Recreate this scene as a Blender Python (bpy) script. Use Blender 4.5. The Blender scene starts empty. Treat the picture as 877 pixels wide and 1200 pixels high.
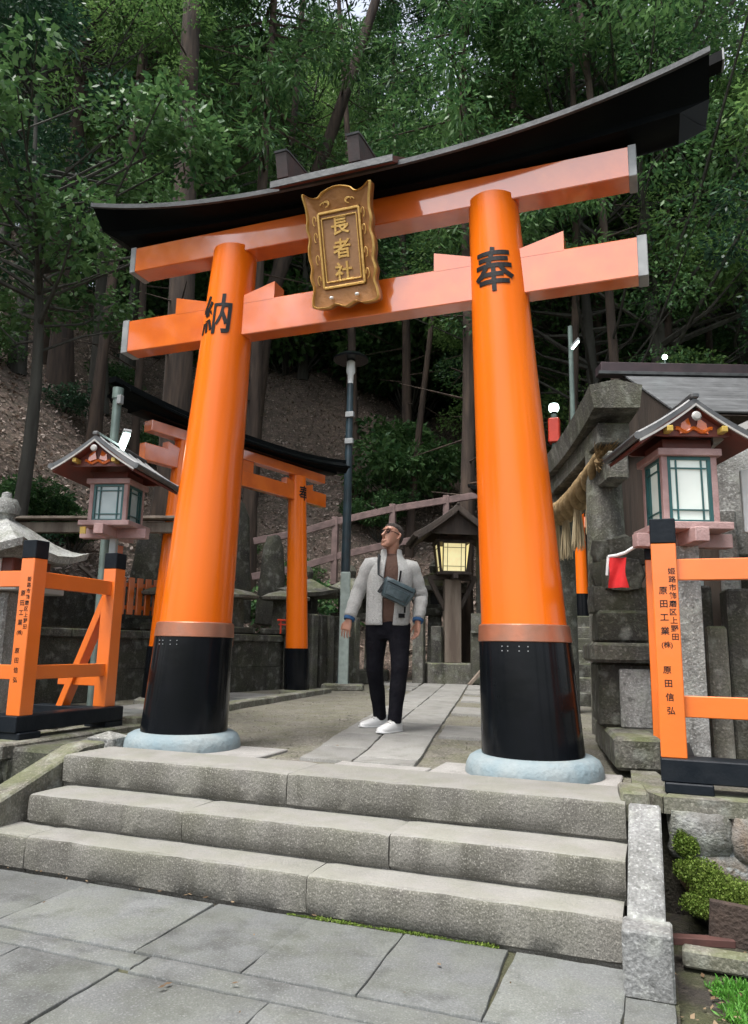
import bpy, bmesh, math, random
import numpy as np
from mathutils import Vector, Matrix, Euler, noise

SC = bpy.context.scene
COL = SC.collection
RAD = math.radians
RN = random.Random(11)

# ------------------------------------------------------------------ camera
cam_d = bpy.data.cameras.new("camera")
cam = bpy.data.objects.new("camera", cam_d); COL.objects.link(cam)
cam_d.sensor_fit = 'HORIZONTAL'; cam_d.sensor_width = 36.0
cam_d.lens = 862.0 / 877.0 * 36.0
cam_d.clip_start = 0.05; cam_d.clip_end = 1000.0
YAW, PITCH, ROLL = 0.361, 0.1815, 0.019
_r = Vector((math.cos(YAW), math.sin(YAW), 0))
_F = Vector((-math.sin(YAW) * math.cos(PITCH), math.cos(YAW) * math.cos(PITCH), math.sin(PITCH)))
_U = _r.cross(_F)
_R2 = _r * math.cos(ROLL) + _U * math.sin(ROLL)
_U2 = -_r * math.sin(ROLL) + _U * math.cos(ROLL)
cam.matrix_world = Matrix(((_R2.x, _U2.x, -_F.x, 1.888), (_R2.y, _U2.y, -_F.y, -4.52),
                           (_R2.z, _U2.z, -_F.z, 0.672), (0, 0, 0, 1)))
SC.camera = cam

# ------------------------------------------------------------------ light
SUN_EL, SUN_AZ = RAD(66), RAD(205)      # azimuth clockwise from +Y: behind the camera, to its left
w = bpy.data.worlds.new("World"); SC.world = w; w.use_nodes = True
wn = w.node_tree.nodes; wl = w.node_tree.links
sky = wn.new("ShaderNodeTexSky"); sky.sky_type = 'NISHITA'; sky.sun_disc = False
sky.sun_elevation = SUN_EL; sky.sun_rotation = SUN_AZ
sky.air_density = 1.0; sky.dust_density = 4.0; sky.ozone_density = 1.0
_hs = wn.new("ShaderNodeHueSaturation"); _hs.inputs["Saturation"].default_value = 0.42      # thin overcast: the sky is paler than clear blue
wl.new(sky.outputs[0], _hs.inputs["Color"]); wl.new(_hs.outputs[0], wn["Background"].inputs[0]); wn["Background"].inputs[1].default_value = 0.15
sun_d = bpy.data.lights.new("sun", 'SUN'); sun_d.energy = 1.5; sun_d.angle = RAD(24); sun_d.color = (1.0, 0.975, 0.94)
sun = bpy.data.objects.new("sun", sun_d); COL.objects.link(sun)
_sd = Vector((math.sin(SUN_AZ) * math.cos(SUN_EL), math.cos(SUN_AZ) * math.cos(SUN_EL), math.sin(SUN_EL)))
sun.rotation_euler = _sd.to_track_quat('Z', 'Y').to_euler(); sun.location = _sd * 60
vs = SC.view_settings
vs.view_transform = 'Standard'; vs.look = 'None'; vs.gamma = 1.0; vs.use_curve_mapping = False
vs.exposure = 1.42
SC.cycles.max_bounces = 9; SC.cycles.diffuse_bounces = 6; SC.cycles.transparent_max_bounces = 8

# ------------------------------------------------------------------ materials
def mat(name, col, rough=0.6, col2=None, scale=6.0, bump=0.0, bscale=40.0, metal=0.0, spec=0.5, coat=0.0, coat_rough=0.08,
        emit=None, estr=0.0, streak=False, ior=1.5, rvar=0.0, detail=6.0):
    m = bpy.data.materials.new(name); m.use_nodes = True
    N, L = m.node_tree.nodes, m.node_tree.links
    b = N["Principled BSDF"]
    b.inputs["Roughness"].default_value = rough; b.inputs["Metallic"].default_value = metal
    b.inputs["Specular IOR Level"].default_value = spec; b.inputs["IOR"].default_value = ior
    b.inputs["Coat Weight"].default_value = coat; b.inputs["Coat Roughness"].default_value = coat_rough
    if emit: b.inputs["Emission Color"].default_value = (*emit, 1); b.inputs["Emission Strength"].default_value = estr
    g = N.new("ShaderNodeNewGeometry")
    mp = N.new("ShaderNodeMapping"); L.new(g.outputs["Position"], mp.inputs[0])
    if streak: mp.inputs["Scale"].default_value = (1, 1, 0.12)
    n1 = N.new("ShaderNodeTexNoise"); n1.inputs["Scale"].default_value = scale; n1.inputs["Detail"].default_value = detail
    L.new(mp.outputs[0], n1.inputs["Vector"])
    c2 = col2 or tuple(x * 0.8 for x in col)
    mx = N.new("ShaderNodeMix"); mx.data_type = 'RGBA'
    rmp = N.new("ShaderNodeMapRange"); rmp.inputs[1].default_value = 0.35; rmp.inputs[2].default_value = 0.65
    L.new(n1.outputs[0], rmp.inputs[0]); L.new(rmp.outputs[0], mx.inputs[0])
    mx.inputs[6].default_value = (*col, 1); mx.inputs[7].default_value = (*c2, 1)
    out = mx.outputs[2]
    if rvar:
        oi = N.new("ShaderNodeObjectInfo")
        r2 = N.new("ShaderNodeMapRange"); r2.inputs[3].default_value = 1 - rvar; r2.inputs[4].default_value = 1 + rvar
        L.new(oi.outputs["Random"], r2.inputs[0])
        hs = N.new("ShaderNodeHueSaturation"); L.new(r2.outputs[0], hs.inputs["Value"]); L.new(out, hs.inputs["Color"]); out = hs.outputs[0]
    L.new(out, b.inputs["Base Color"])
    if bump:
        n2 = N.new("ShaderNodeTexNoise"); n2.inputs["Scale"].default_value = bscale; n2.inputs["Detail"].default_value = 5
        L.new(mp.outputs[0], n2.inputs["Vector"])
        bp = N.new("ShaderNodeBump"); bp.inputs["Strength"].default_value = bump; bp.inputs["Distance"].default_value = 0.02
        L.new(n2.outputs[0], bp.inputs["Height"]); L.new(bp.outputs[0], b.inputs["Normal"])
    return m

def stone(name, base, dark, speck=220.0, speck_amt=0.35, moss=0.0, lichen=0.0, rough=0.85, stain=0.5, rvar=0.08, bump=0.5, moss_col=(0.10, 0.12, 0.035), worn=None):  # worn: up-facing tint, part foot wear, part painted top light
    """granite: grain, large stains, rain streaks, moss on upward faces, pale lichen spots"""
    m = bpy.data.materials.new(name); m.use_nodes = True
    N, L = m.node_tree.nodes, m.node_tree.links
    b = N["Principled BSDF"]; b.inputs["Roughness"].default_value = rough
    g = N.new("ShaderNodeNewGeometry")
    def nz(scale, detail=4.0, sc=(1, 1, 1)):
        mp = N.new("ShaderNodeMapping"); mp.inputs["Scale"].default_value = sc
        L.new(g.outputs["Position"], mp.inputs[0])
        n = N.new("ShaderNodeTexNoise"); n.inputs["Scale"].default_value = scale; n.inputs["Detail"].default_value = detail
        L.new(mp.outputs[0], n.inputs["Vector"]); return n.outputs[0]
    def rng(s, a, b_, lo=0.0, hi=1.0):
        r = N.new("ShaderNodeMapRange"); r.inputs[1].default_value = a; r.inputs[2].default_value = b_
        r.inputs[3].default_value = lo; r.inputs[4].default_value = hi; L.new(s, r.inputs[0]); return r.outputs[0]
    def mixc(f, a, b_):
        x = N.new("ShaderNodeMix"); x.data_type = 'RGBA'; L.new(f, x.inputs[0])
        for k, v in ((6, a), (7, b_)):
            if isinstance(v, tuple): x.inputs[k].default_value = (*v, 1)
            else: L.new(v, x.inputs[k])
        return x.outputs[2]
    def mul(a, b_):
        x = N.new("ShaderNodeMath"); x.operation = 'MULTIPLY'; L.new(a, x.inputs[0])
        if isinstance(b_, float): x.inputs[1].default_value = b_
        else: L.new(b_, x.inputs[1])
        return x.outputs[0]
    f = mul(rng(nz(3.2, 8), 0.38, 0.68), stain)
    f2 = mul(rng(nz(7.0, 6, (1, 1, 0.15)), 0.5, 0.72), stain)
    c = mixc(f, base, dark); c = mixc(f2, c, tuple(x * 0.7 for x in dark))
    sp = rng(nz(speck, 2), 0.36, 0.64)
    c = mixc(mul(sp, speck_amt), c, tuple(x * 0.25 for x in dark))
    sp2 = rng(nz(speck * 0.8, 1), 0.58, 0.7)
    c = mixc(mul(sp2, speck_amt * 1.2), c, tuple(min(1, x * 1.7) for x in base))
    if worn:                                    # upper faces: foot wear, and brighter top light painted into the colour
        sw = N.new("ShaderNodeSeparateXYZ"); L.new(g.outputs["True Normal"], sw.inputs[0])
        c = mixc(mul(mul(rng(sw.outputs[2], 0.75, 0.95), rng(nz(2.3, 7), 0.2, 0.6, 0.55, 1.0)), 0.8), c, worn)  # worn tint: part foot wear, part painted top light
    if lichen:
        c = mixc(mul(rng(nz(9, 10), 0.54, 0.68), lichen * 0.8), c, (0.40, 0.42, 0.375))
        c = mixc(mul(rng(nz(26, 8), 0.58, 0.68), lichen * 0.7), c, (0.03, 0.03, 0.026))
    if moss:
        sx = N.new("ShaderNodeSeparateXYZ"); L.new(g.outputs["Normal"], sx.inputs[0])
        up = rng(sx.outputs[2], -0.4, 0.8)
        c = mixc(mul(mul(rng(nz(5, 7), 0.42, 0.6), up), moss), c, moss_col)
        c = mixc(mul(rng(nz(2.1, 5), 0.5, 0.66), moss * 0.45), c, tuple(x * 0.5 for x in moss_col))
    if rvar:
        oi = N.new("ShaderNodeObjectInfo")
        hs = N.new("ShaderNodeHueSaturation"); L.new(rng(oi.outputs["Random"], 0, 1, 1 - rvar, 1 + rvar), hs.inputs["Value"])
        L.new(c, hs.inputs["Color"]); c = hs.outputs[0]
    L.new(c, b.inputs["Base Color"])
    bp = N.new("ShaderNodeBump"); bp.inputs["Strength"].default_value = bump; bp.inputs["Distance"].default_value = 0.012
    L.new(nz(70, 6), bp.inputs["Height"]); L.new(bp.outputs[0], b.inputs["Normal"])
    return m

def leafmat(name, c1, c2, c3, transl=0.3, rough=0.45, spec=0.28):
    m = bpy.data.materials.new(name); m.use_nodes = True
    N, L = m.node_tree.nodes, m.node_tree.links
    b = N["Principled BSDF"]; b.inputs["Roughness"].default_value = rough; b.inputs["Specular IOR Level"].default_value = spec
    g = N.new("ShaderNodeNewGeometry"); oi = N.new("ShaderNodeObjectInfo")
    n = N.new("ShaderNodeTexNoise"); n.inputs["Scale"].default_value = 0.9; n.inputs["Detail"].default_value = 3
    L.new(g.outputs["Position"], n.inputs["Vector"])
    a = N.new("ShaderNodeMath"); a.operation = 'MULTIPLY_ADD'; L.new(g.outputs["Random Per Island"], a.inputs[0]); a.inputs[1].default_value = 0.5
    L.new(n.outputs[0], a.inputs[2])
    a2 = N.new("ShaderNodeMath"); a2.operation = 'MULTIPLY_ADD'; L.new(oi.outputs["Random"], a2.inputs[0]); a2.inputs[1].default_value = 0.3
    L.new(a.outputs[0], a2.inputs[2])
    cr = N.new("ShaderNodeValToRGB"); L.new(a2.outputs[0], cr.inputs[0])
    e = cr.color_ramp.elements; e[0].position = 0.4; e[0].color = (*c1, 1); e[1].position = 1.15 if False else 1.0; e[1].color = (*c3, 1)
    k = e.new(0.7); k.color = (*c2, 1)
    L.new(cr.outputs[0], b.inputs["Base Color"])
    t = N.new("ShaderNodeBsdfTranslucent"); L.new(cr.outputs[0], t.inputs[0])
    mx = N.new("ShaderNodeMixShader"); mx.inputs[0].default_value = transl
    L.new(b.outputs[0], mx.inputs[1]); L.new(t.outputs[0], mx.inputs[2]); L.new(mx.outputs[0], N["Material Output"].inputs[0])
    return m

M = {}
M['vermilion'] = mat("vermilion_lacquer", (0.74, 0.150, 0.008), 0.33, (0.62, 0.110, 0.006), 5.0, 0.08, 16, coat=1.0, coat_rough=0.07, spec=0.3, ior=1.5)
M['pillar_paint'] = mat("pillar_vermilion", (0.80, 0.160, 0.005), 0.30, (0.68, 0.122, 0.004), 3.0, 0.10, 9, coat=0.35, coat_rough=0.13, spec=0.2, streak=True)
M['vermilion'].node_tree.nodes["Principled BSDF"].inputs["Coat IOR"].default_value = 2.0
M['orange_rail'] = mat("orange_rail_paint", (0.76, 0.165, 0.014), 0.36, (0.68, 0.145, 0.012), 3.0, 0.06, 22, coat=0.9, coat_rough=0.18)
M['black'] = mat("black_lacquer", (0.004, 0.005, 0.006), 0.14, (0.006, 0.007, 0.009), 5, 0.03, 20, spec=0.16)
M['blackmat'] = mat("black_paint_worn", (0.006, 0.009, 0.013), 0.42, (0.012, 0.015, 0.019), 9, 0.1, 40, spec=0.14)
M['roofblack'] = mat("kasagi_black", (0.0025, 0.003, 0.0035), 0.34, (0.004, 0.005, 0.005), 4, 0.06, 20, spec=0.04)
M['fascia'] = mat("weathered_copper", (0.070, 0.075, 0.078), 0.5, (0.04, 0.043, 0.045), 7, 0.15, 30, streak=False)
M['endcap'] = mat("grey_end_plate", (0.30, 0.31, 0.31), 0.5, (0.20, 0.21, 0.215), 8, 0.05, 40, metal=0.1)
M['copperband'] = mat("copper_band", (0.42, 0.155, 0.085), 0.36, (0.30, 0.15, 0.10), 7, 0.08, 30, metal=0.55)
M['pad'] = mat("blue_grey_concrete", (0.165, 0.225, 0.25), 0.85, (0.235, 0.27, 0.275), 5, 0.5, 26)
M['gold'] = mat("gold_leaf", (0.74, 0.47, 0.15), 0.34, (0.60, 0.36, 0.10), 12, 0.12, 50, metal=0.45)
M['plaquewood'] = mat("bronze_plaque", (0.27, 0.115, 0.035), 0.42, (0.35, 0.155, 0.045), 10, 0.2, 40, metal=0.2)
M['plaquepanel'] = mat("plaque_panel", (0.36, 0.19, 0.09), 0.42, (0.30, 0.15, 0.065), 5, 0.1, 40, metal=0.15)
M['ink'] = mat("black_ink", (0.006, 0.007, 0.008), 0.5, (0.01, 0.01, 0.011), spec=0.2)
M['inkblue'] = mat("black_blue_lacquer", (0.012, 0.022, 0.030), 0.3, (0.02, 0.03, 0.04), coat=0.5)
M['redbrown'] = mat("red_brown_paint", (0.17, 0.04, 0.028), 0.5, (0.13, 0.04, 0.03), 9, 0.1, 40)
M['finbrown'] = mat("dark_brown_fin", (0.055, 0.030, 0.028), 0.55, (0.03, 0.022, 0.022), 9, 0.1, 40)
M['pinkwood'] = mat("faded_pink_wood", (0.43, 0.29, 0.275), 0.6, (0.32, 0.20, 0.19), 9, 0.25, 60, rvar=0.04)
M['railpink'] = mat("dull_pink_wood", (0.20, 0.135, 0.125), 0.8, (0.12, 0.082, 0.077), 7, 0.4, 50, rvar=0.12)
M['greenframe'] = mat("teal_frame", (0.03, 0.13, 0.13), 0.4, (0.02, 0.09, 0.09))
M['lroof'] = mat("lantern_copper_roof", (0.135, 0.135, 0.135), 0.42, (0.08, 0.085, 0.09), 8, 0.1, 40, metal=0.35)
M['ltrim'] = mat("pale_roof_trim", (0.36, 0.355, 0.335), 0.5, (0.4, 0.39, 0.37))
M['glass_day'] = mat("frosted_pane", (0.42, 0.52, 0.52), 0.18, (0.34, 0.44, 0.45), 5)
M['glass_lit'] = mat("lit_frosted_pane", (0.75, 0.8, 0.75), 0.25, (0.6, 0.68, 0.62), 3.0, emit=(0.86, 0.98, 0.88), estr=0.06)
M['glass_warm'] = mat("warm_lit_pane", (0.8, 0.75, 0.5), 0.3, (0.7, 0.62, 0.4), 8, emit=(1.0, 0.86, 0.42), estr=0.24)
M['darkwood'] = mat("dark_wood", (0.026, 0.019, 0.015), 0.75, (0.055, 0.04, 0.03), 6, 0.5, 30, streak=True, rvar=0.15)
M['greywood'] = mat("weathered_wood", (0.23, 0.19, 0.15), 0.8, (0.12, 0.09, 0.07), 8, 0.5, 30, streak=True, rvar=0.12)
M['greenmetal'] = mat("grey_green_pole", (0.17, 0.225, 0.20), 0.42, (0.12, 0.16, 0.145), 7, 0.05, 30, metal=0.3)
M['polepaint'] = mat("pale_blue_post", (0.36, 0.42, 0.43), 0.5, (0.28, 0.33, 0.34), 7, 0.1, 30)
M['darkpole'] = mat("dark_teal_pole", (0.020, 0.040, 0.052), 0.35, (0.014, 0.024, 0.03), 5)
M['paleboard'] = mat("pale_green_board", (0.34, 0.40, 0.37), 0.6, (0.26, 0.31, 0.28), 12, 0.1, 40)
M['redcloth'] = mat("red_cloth", (0.62, 0.018, 0.02), 0.8, (0.5, 0.012, 0.015), 10, 0.2, 90)
M['red'] = mat("red_paint", (0.60, 0.045, 0.015), 0.45, (0.5, 0.035, 0.012))
M['white'] = mat("white_paint", (0.72, 0.73, 0.72), 0.5, (0.6, 0.61, 0.6), 8)
M['yellowtag'] = mat("yellow_tag", (0.40, 0.29, 0.07), 0.5, (0.5, 0.33, 0.05))
M['lamp'] = mat("lamp_glow", (0.8, 0.95, 0.9), 0.3, (0.8, 0.95, 0.9), emit=(0.75, 1.0, 0.93), estr=5.0)
M['straw'] = mat("rice_straw", (0.36, 0.25, 0.12), 0.85, (0.22, 0.145, 0.065), 20, 0.8, 120)
M['strawpale'] = mat("pale_straw", (0.50, 0.42, 0.27), 0.85, (0.34, 0.26, 0.15), 30, 0.6, 150, streak=True)
M['roofgrey'] = mat("grey_ribbed_roof", (0.12, 0.125, 0.13), 0.55, (0.08, 0.083, 0.087), 5, 0.1, 20, rvar=0.15)
M['roofdark'] = mat("dark_ridge_board", (0.05, 0.032, 0.037), 0.5, (0.03, 0.022, 0.026), 5)
M['granite'] = stone("step_granite", (0.190, 0.182, 0.162), (0.10, 0.094, 0.078), 170, 0.48, moss=0.16, stain=0.8, rvar=0.08, worn=(0.262, 0.258, 0.240))  # treads paled against the risers, partly wear, partly light put into the colour
M['slab'] = stone("paving_granite", (0.160, 0.168, 0.167), (0.100, 0.104, 0.100), 150, 0.30, moss=0.12, stain=0.8, rvar=0.12, bump=0.3)
M['pathslab'] = stone("path_granite", (0.245, 0.242, 0.228), (0.155, 0.15, 0.135), 150, 0.25, moss=0.05, stain=0.5, rvar=0.10, bump=0.25)
M['concrete'] = stone("pale_concrete", (0.31, 0.302, 0.285), (0.21, 0.20, 0.185), 110, 0.2, stain=0.5, bump=0.2, rvar=0.03)
M['cheek'] = stone("lichened_granite", (0.235, 0.24, 0.236), (0.10, 0.10, 0.09), 90, 0.4, lichen=0.55, stain=0.55)
M['kerb'] = stone("mossy_kerb", (0.21, 0.20, 0.17), (0.10, 0.095, 0.075), 80, 0.4, moss=0.5, lichen=0.5, stain=0.8)
M['oldstone'] = stone("old_mossy_stone", (0.125, 0.12, 0.105), (0.045, 0.043, 0.036), 60, 0.4, moss=0.5, lichen=0.35, stain=0.9, rvar=0.2, bump=0.7)
M['darkstone'] = stone("dark_damp_stone", (0.080, 0.077, 0.064), (0.024, 0.023, 0.019), 60, 0.4, moss=0.55, lichen=0.35, stain=0.9, rvar=0.25, bump=0.8, moss_col=(0.05, 0.062, 0.02))
M['palestone'] = stone("pale_lichened_stone", (0.42, 0.425, 0.41), (0.16, 0.155, 0.14), 70, 0.35, moss=0.15, lichen=0.7, stain=0.75, rvar=0.12, bump=0.6)
M['rock'] = stone("wall_rock", (0.20, 0.205, 0.20), (0.085, 0.075, 0.06), 30, 0.4, moss=0.35, lichen=0.5, stain=0.9, rvar=0.3, bump=1.0)
M['rustrock'] = stone("rust_stained_rock", (0.25, 0.285, 0.30), (0.16, 0.09, 0.04), 30, 0.3, moss=0.15, lichen=0.4, stain=1.0, rvar=0.1, bump=1.0)
M['soil'] = stone("packed_earth", (0.19, 0.178, 0.15), (0.105, 0.097, 0.073), 60, 0.45, moss=0.35, stain=0.7, bump=0.8, rvar=0, moss_col=(0.13, 0.135, 0.07))
M['darksoil'] = stone("dark_soil", (0.055, 0.047, 0.038), (0.022, 0.018, 0.014), 40, 0.4, moss=0.3, stain=0.8, bump=1.0, rvar=0)
M['hill'] = stone("leaf_mould", (0.25, 0.185, 0.15), (0.10, 0.075, 0.062), 22, 0.6, moss=0.35, stain=0.8, bump=1.0, rvar=0, moss_col=(0.03, 0.042, 0.018))
M['bark'] = mat("cedar_bark", (0.085, 0.058, 0.042), 0.9, (0.035, 0.025, 0.02), 10, 0.9, 22, streak=True, rvar=0.25)
M['barkgrey'] = mat("grey_bark", (0.085, 0.082, 0.07), 0.9, (0.04, 0.037, 0.03), 7, 0.7, 22, streak=True, rvar=0.3)
M['leaf'] = leafmat("leaf_green", (0.022, 0.060, 0.026), (0.048, 0.120, 0.042), (0.105, 0.20, 0.068))
M['leafdark'] = leafmat("leaf_dark", (0.010, 0.032, 0.020), (0.020, 0.058, 0.032), (0.045, 0.105, 0.052), 0.2, 0.42, 0.3)
M['leaflight'] = leafmat("leaf_light", (0.042, 0.105, 0.034), (0.090, 0.185, 0.052), (0.165, 0.28, 0.085), 0.45)
M['fern'] = leafmat("moss_green", (0.045, 0.085, 0.012), (0.085, 0.145, 0.02), (0.16, 0.22, 0.045), 0.25, 0.6, 0.2)
M['grass'] = leafmat("grass_green", (0.03, 0.12, 0.015), (0.05, 0.19, 0.02), (0.10, 0.27, 0.04), 0.3, 0.5, 0.3)
M['litter'] = leafmat("fallen_leaf", (0.13, 0.088, 0.068), (0.27, 0.20, 0.16), (0.46, 0.38, 0.33), 0.05, 0.6, 0.4)
M['debris'] = leafmat("dry_debris", (0.05, 0.033, 0.02), (0.11, 0.07, 0.04), (0.22, 0.16, 0.10), 0.05, 0.7, 0.2)
M['skin'] = mat("skin", (0.43, 0.225, 0.155), 0.5, (0.40, 0.20, 0.135), 14)
M['skin'].node_tree.nodes["Principled BSDF"].inputs["Subsurface Weight"].default_value = 0.15
M['skin'].node_tree.nodes["Principled BSDF"].inputs["Subsurface Radius"].default_value = (0.02, 0.008, 0.005)
M['hair'] = mat("short_dark_hair", (0.022, 0.015, 0.011), 0.65, (0.05, 0.035, 0.028), 120, 0.8, 220)
M['fleece'] = mat("grey_fleece", (0.52, 0.52, 0.50), 0.95, (0.43, 0.43, 0.415), 60, 0.9, 130)
M['shirt'] = mat("brown_shirt", (0.115, 0.062, 0.043), 0.85, (0.09, 0.048, 0.034), 20, 0.4, 60)
M['pants'] = mat("black_trousers", (0.006, 0.006, 0.009), 0.85, (0.010, 0.010, 0.013), 12, 0.5, 30, spec=0.1)
M['cuff'] = mat("blue_cuff", (0.02, 0.085, 0.20), 0.8, (0.015, 0.06, 0.15), 30)
M['bag'] = mat("teal_grey_bag", (0.055, 0.085, 0.095), 0.38, (0.035, 0.058, 0.066), 12, 0.3, 25)
M['strap'] = mat("black_webbing", (0.015, 0.018, 0.02), 0.7, (0.02, 0.024, 0.026))
M['shoe'] = mat("white_leather", (0.66, 0.66, 0.65), 0.5, (0.7, 0.7, 0.68), 20)
M['brick'] = mat("dark_plank_board", (0.032, 0.021, 0.016), 0.85, (0.055, 0.036, 0.027), 14, 0.6, 50, rvar=0.2)
M['redtile'] = mat("red_tile", (0.05, 0.02, 0.016), 0.8, (0.09, 0.035, 0.028), 10)

# ------------------------------------------------------------------ mesh helpers
class MB:
    def __init__(self): self.v = []; self.f = []
    def add(self, vs_, fs):
        o = len(self.v); self.v.extend(tuple(p) for p in vs_); self.f.extend([tuple(i + o for i in f) for f in fs]); return self
    def box(self, c, s, rot=None, bev=0.0, taper=(1, 1)):
        """chamfered box centred at c with size s; taper scales the top"""
        hx, hy, hz = s[0] / 2, s[1] / 2, s[2] / 2
        b = min(bev, hx * .49, hy * .49, hz * .49)
        c = Vector(c); pts = []; idx = {}
        for sx in (-1, 1):
            for sy in (-1, 1):
                for sz in (-1, 1):
                    tx, ty = (taper if sz > 0 else (1, 1))
                    for k in range(3 if b > 0 else 1):
                        p = Vector((sx * hx * tx, sy * hy * ty, sz * hz))
                        if b > 0:
                            for a, sg in ((0, sx), (1, sy), (2, sz)):
                                if a != k: p[a] -= sg * b
                        if rot is not None: p = rot @ p
                        idx[(sx, sy, sz, k)] = len(pts); pts.append(c + p)
        F = []
        if b <= 0:
            I = lambda x, y, z: idx[(x, y, z, 0)]
            F = [(I(-1,-1,-1), I(-1,1,-1), I(1,1,-1), I(1,-1,-1)), (I(-1,-1,1), I(1,-1,1), I(1,1,1), I(-1,1,1)),
                 (I(-1,-1,-1), I(1,-1,-1), I(1,-1,1), I(-1,-1,1)), (I(-1,1,-1), I(-1,1,1), I(1,1,1), I(1,1,-1)),
                 (I(-1,-1,-1), I(-1,-1,1), I(-1,1,1), I(-1,1,-1)), (I(1,-1,-1), I(1,1,-1), I(1,1,1), I(1,-1,1))]
        else:
            I = lambda x, y, z, k: idx[(x, y, z, k)]
            for s_ in (-1, 1):
                q = [I(s_,-1,-1,0), I(s_,1,-1,0), I(s_,1,1,0), I(s_,-1,1,0)]; F.append(q if s_ > 0 else q[::-1])
                q = [I(-1,s_,-1,1), I(1,s_,-1,1), I(1,s_,1,1), I(-1,s_,1,1)]; F.append(q[::-1] if s_ > 0 else q)
                q = [I(-1,-1,s_,2), I(1,-1,s_,2), I(1,1,s_,2), I(-1,1,s_,2)]; F.append(q if s_ > 0 else q[::-1])
            for a in (-1, 1):
                for b_ in (-1, 1):
                    q = [I(-1,a,b_,1), I(1,a,b_,1), I(1,a,b_,2), I(-1,a,b_,2)]; F.append(q if a * b_ < 0 else q[::-1])
                    q = [I(a,-1,b_,0), I(a,1,b_,0), I(a,1,b_,2), I(a,-1,b_,2)]; F.append(q[::-1] if a * b_ < 0 else q)
                    q = [I(a,b_,-1,0), I(a,b_,1,0), I(a,b_,1,1), I(a,b_,-1,1)]; F.append(q if a * b_ < 0 else q[::-1])
            for a in (-1, 1):
                for b_ in (-1, 1):
                    for c_ in (-1, 1):
                        q = [I(a,b_,c_,0), I(a,b_,c_,1), I(a,b_,c_,2)]; F.append(q if a * b_ * c_ > 0 else q[::-1])
        return self.add(pts, F)
    def bar(self, a, b, wd, h, bev=0.0, up=(0, 0, 1)):
        a, b = Vector(a), Vector(b); d = b - a; L_ = d.length; x = d.normalized()
        y = Vector(up).cross(x)
        if y.length < 1e-4: y = Vector((0, 1, 0)).cross(x)
        y.normalize(); z = x.cross(y)
        return self.box((a + b) / 2, (L_, wd, h), Matrix((x, y, z)).transposed(), bev)
    def tube(self, pts, rad, n=10, cap=True, flat=1.0):
        pts = [Vector(p) for p in pts]; rings = []; prev = None
        for i, p in enumerate(pts):
            t = (pts[min(i + 1, len(pts) - 1)] - pts[max(i - 1, 0)]).normalized()
            if prev is None:
                ax = Vector((0, 0, 1)) if abs(t.z) < 0.9 else Vector((1, 0, 0)); u = t.cross(ax).normalized()
            else: u = (prev - t * prev.dot(t)).normalized()
            prev = u; v_ = t.cross(u)
            r = rad[i] if isinstance(rad, (list, tuple)) else rad
            rings.append([p + (u * math.cos(2 * math.pi * k / n) + v_ * flat * math.sin(2 * math.pi * k / n)) * r for k in range(n)])
        return self.loft(rings, cap)
    def loft(self, rings, cap=True, closed=True):
        n = len(rings[0]); o = len(self.v)
        for r in rings: self.v.extend(tuple(p) for p in r)
        m = n if closed else n - 1
        for i in range(len(rings) - 1):
            for k in range(m):
                k2 = (k + 1) % n
                self.f.append((o + i * n + k, o + i * n + k2, o + (i + 1) * n + k2, o + (i + 1) * n + k))
        if cap and closed:
            self.f.append(tuple(o + k for k in reversed(range(n)))); e = o + (len(rings) - 1) * n
            self.f.append(tuple(e + k for k in range(n)))
        return self
    def lathe(self, prof, n=32, c=(0, 0, 0), cap=True):
        c = Vector(c)
        return self.loft([[c + Vector((r * math.cos(2 * math.pi * k / n), r * math.sin(2 * math.pi * k / n), z)) for k in range(n)] for r, z in prof], cap)
    def prism(self, poly, a, b):
        """poly: list of 3D points of one face, extruded from offset a to offset b (vectors)"""
        a, b = Vector(a), Vector(b); n = len(poly)
        P = [Vector(p) + a for p in poly] + [Vector(p) + b for p in poly]
        return self.add(P, [tuple(reversed(range(n))), tuple(range(n, 2 * n))] + [(k, (k + 1) % n, n + (k + 1) % n, n + k) for k in range(n)])
    def rock(self, c, s, seed=0, amp=0.18, sub=2, flat=0.75):
        bm = bmesh.new(); bmesh.ops.create_cube(bm, size=2)
        bmesh.ops.subdivide_edges(bm, edges=bm.edges[:], cuts=3 * sub - 2, use_grid_fill=True)
        off = Vector((seed * 3.7, seed * 1.3, seed * 7.1)); P = []
        for v_ in bm.verts:
            p = v_.co.copy(); q = p.lerp(p.normalized() * 1.25, 1 - flat)
            q += p.normalized() * (noise.noise(p * 0.9 + off) * amp * 1.6 + noise.noise(p * 2.6 + off) * amp * .6)
            P.append(Vector(c) + Vector((q.x * s[0] / 2, q.y * s[1] / 2, q.z * s[2] / 2)))
        bm.verts.index_update(); self.add(P, [tuple(v_.index for v_ in f.verts) for f in bm.faces]); bm.free(); return self
    def xf(self, mtx): self.v = [tuple(mtx @ Vector(p)) for p in self.v]; return self
    def mesh(self, name, m, angle=35):
        me = bpy.data.meshes.new(name); me.from_pydata(self.v, [], self.f)
        bm = bmesh.new(); bm.from_mesh(me); bmesh.ops.recalc_face_normals(bm, faces=bm.faces); bm.to_mesh(me); bm.free()
        if m: me.materials.append(m)
        shade(me, angle); return me
    def build(self, name, m, parent=None, angle=35, loc=None): return link(name, self.mesh(name, m, angle), parent, loc)

def shade(me, angle=35):
    if len(me.polygons):
        me.polygons.foreach_set("use_smooth", [True] * len(me.polygons)); me.set_sharp_from_angle(angle=RAD(angle))

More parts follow.
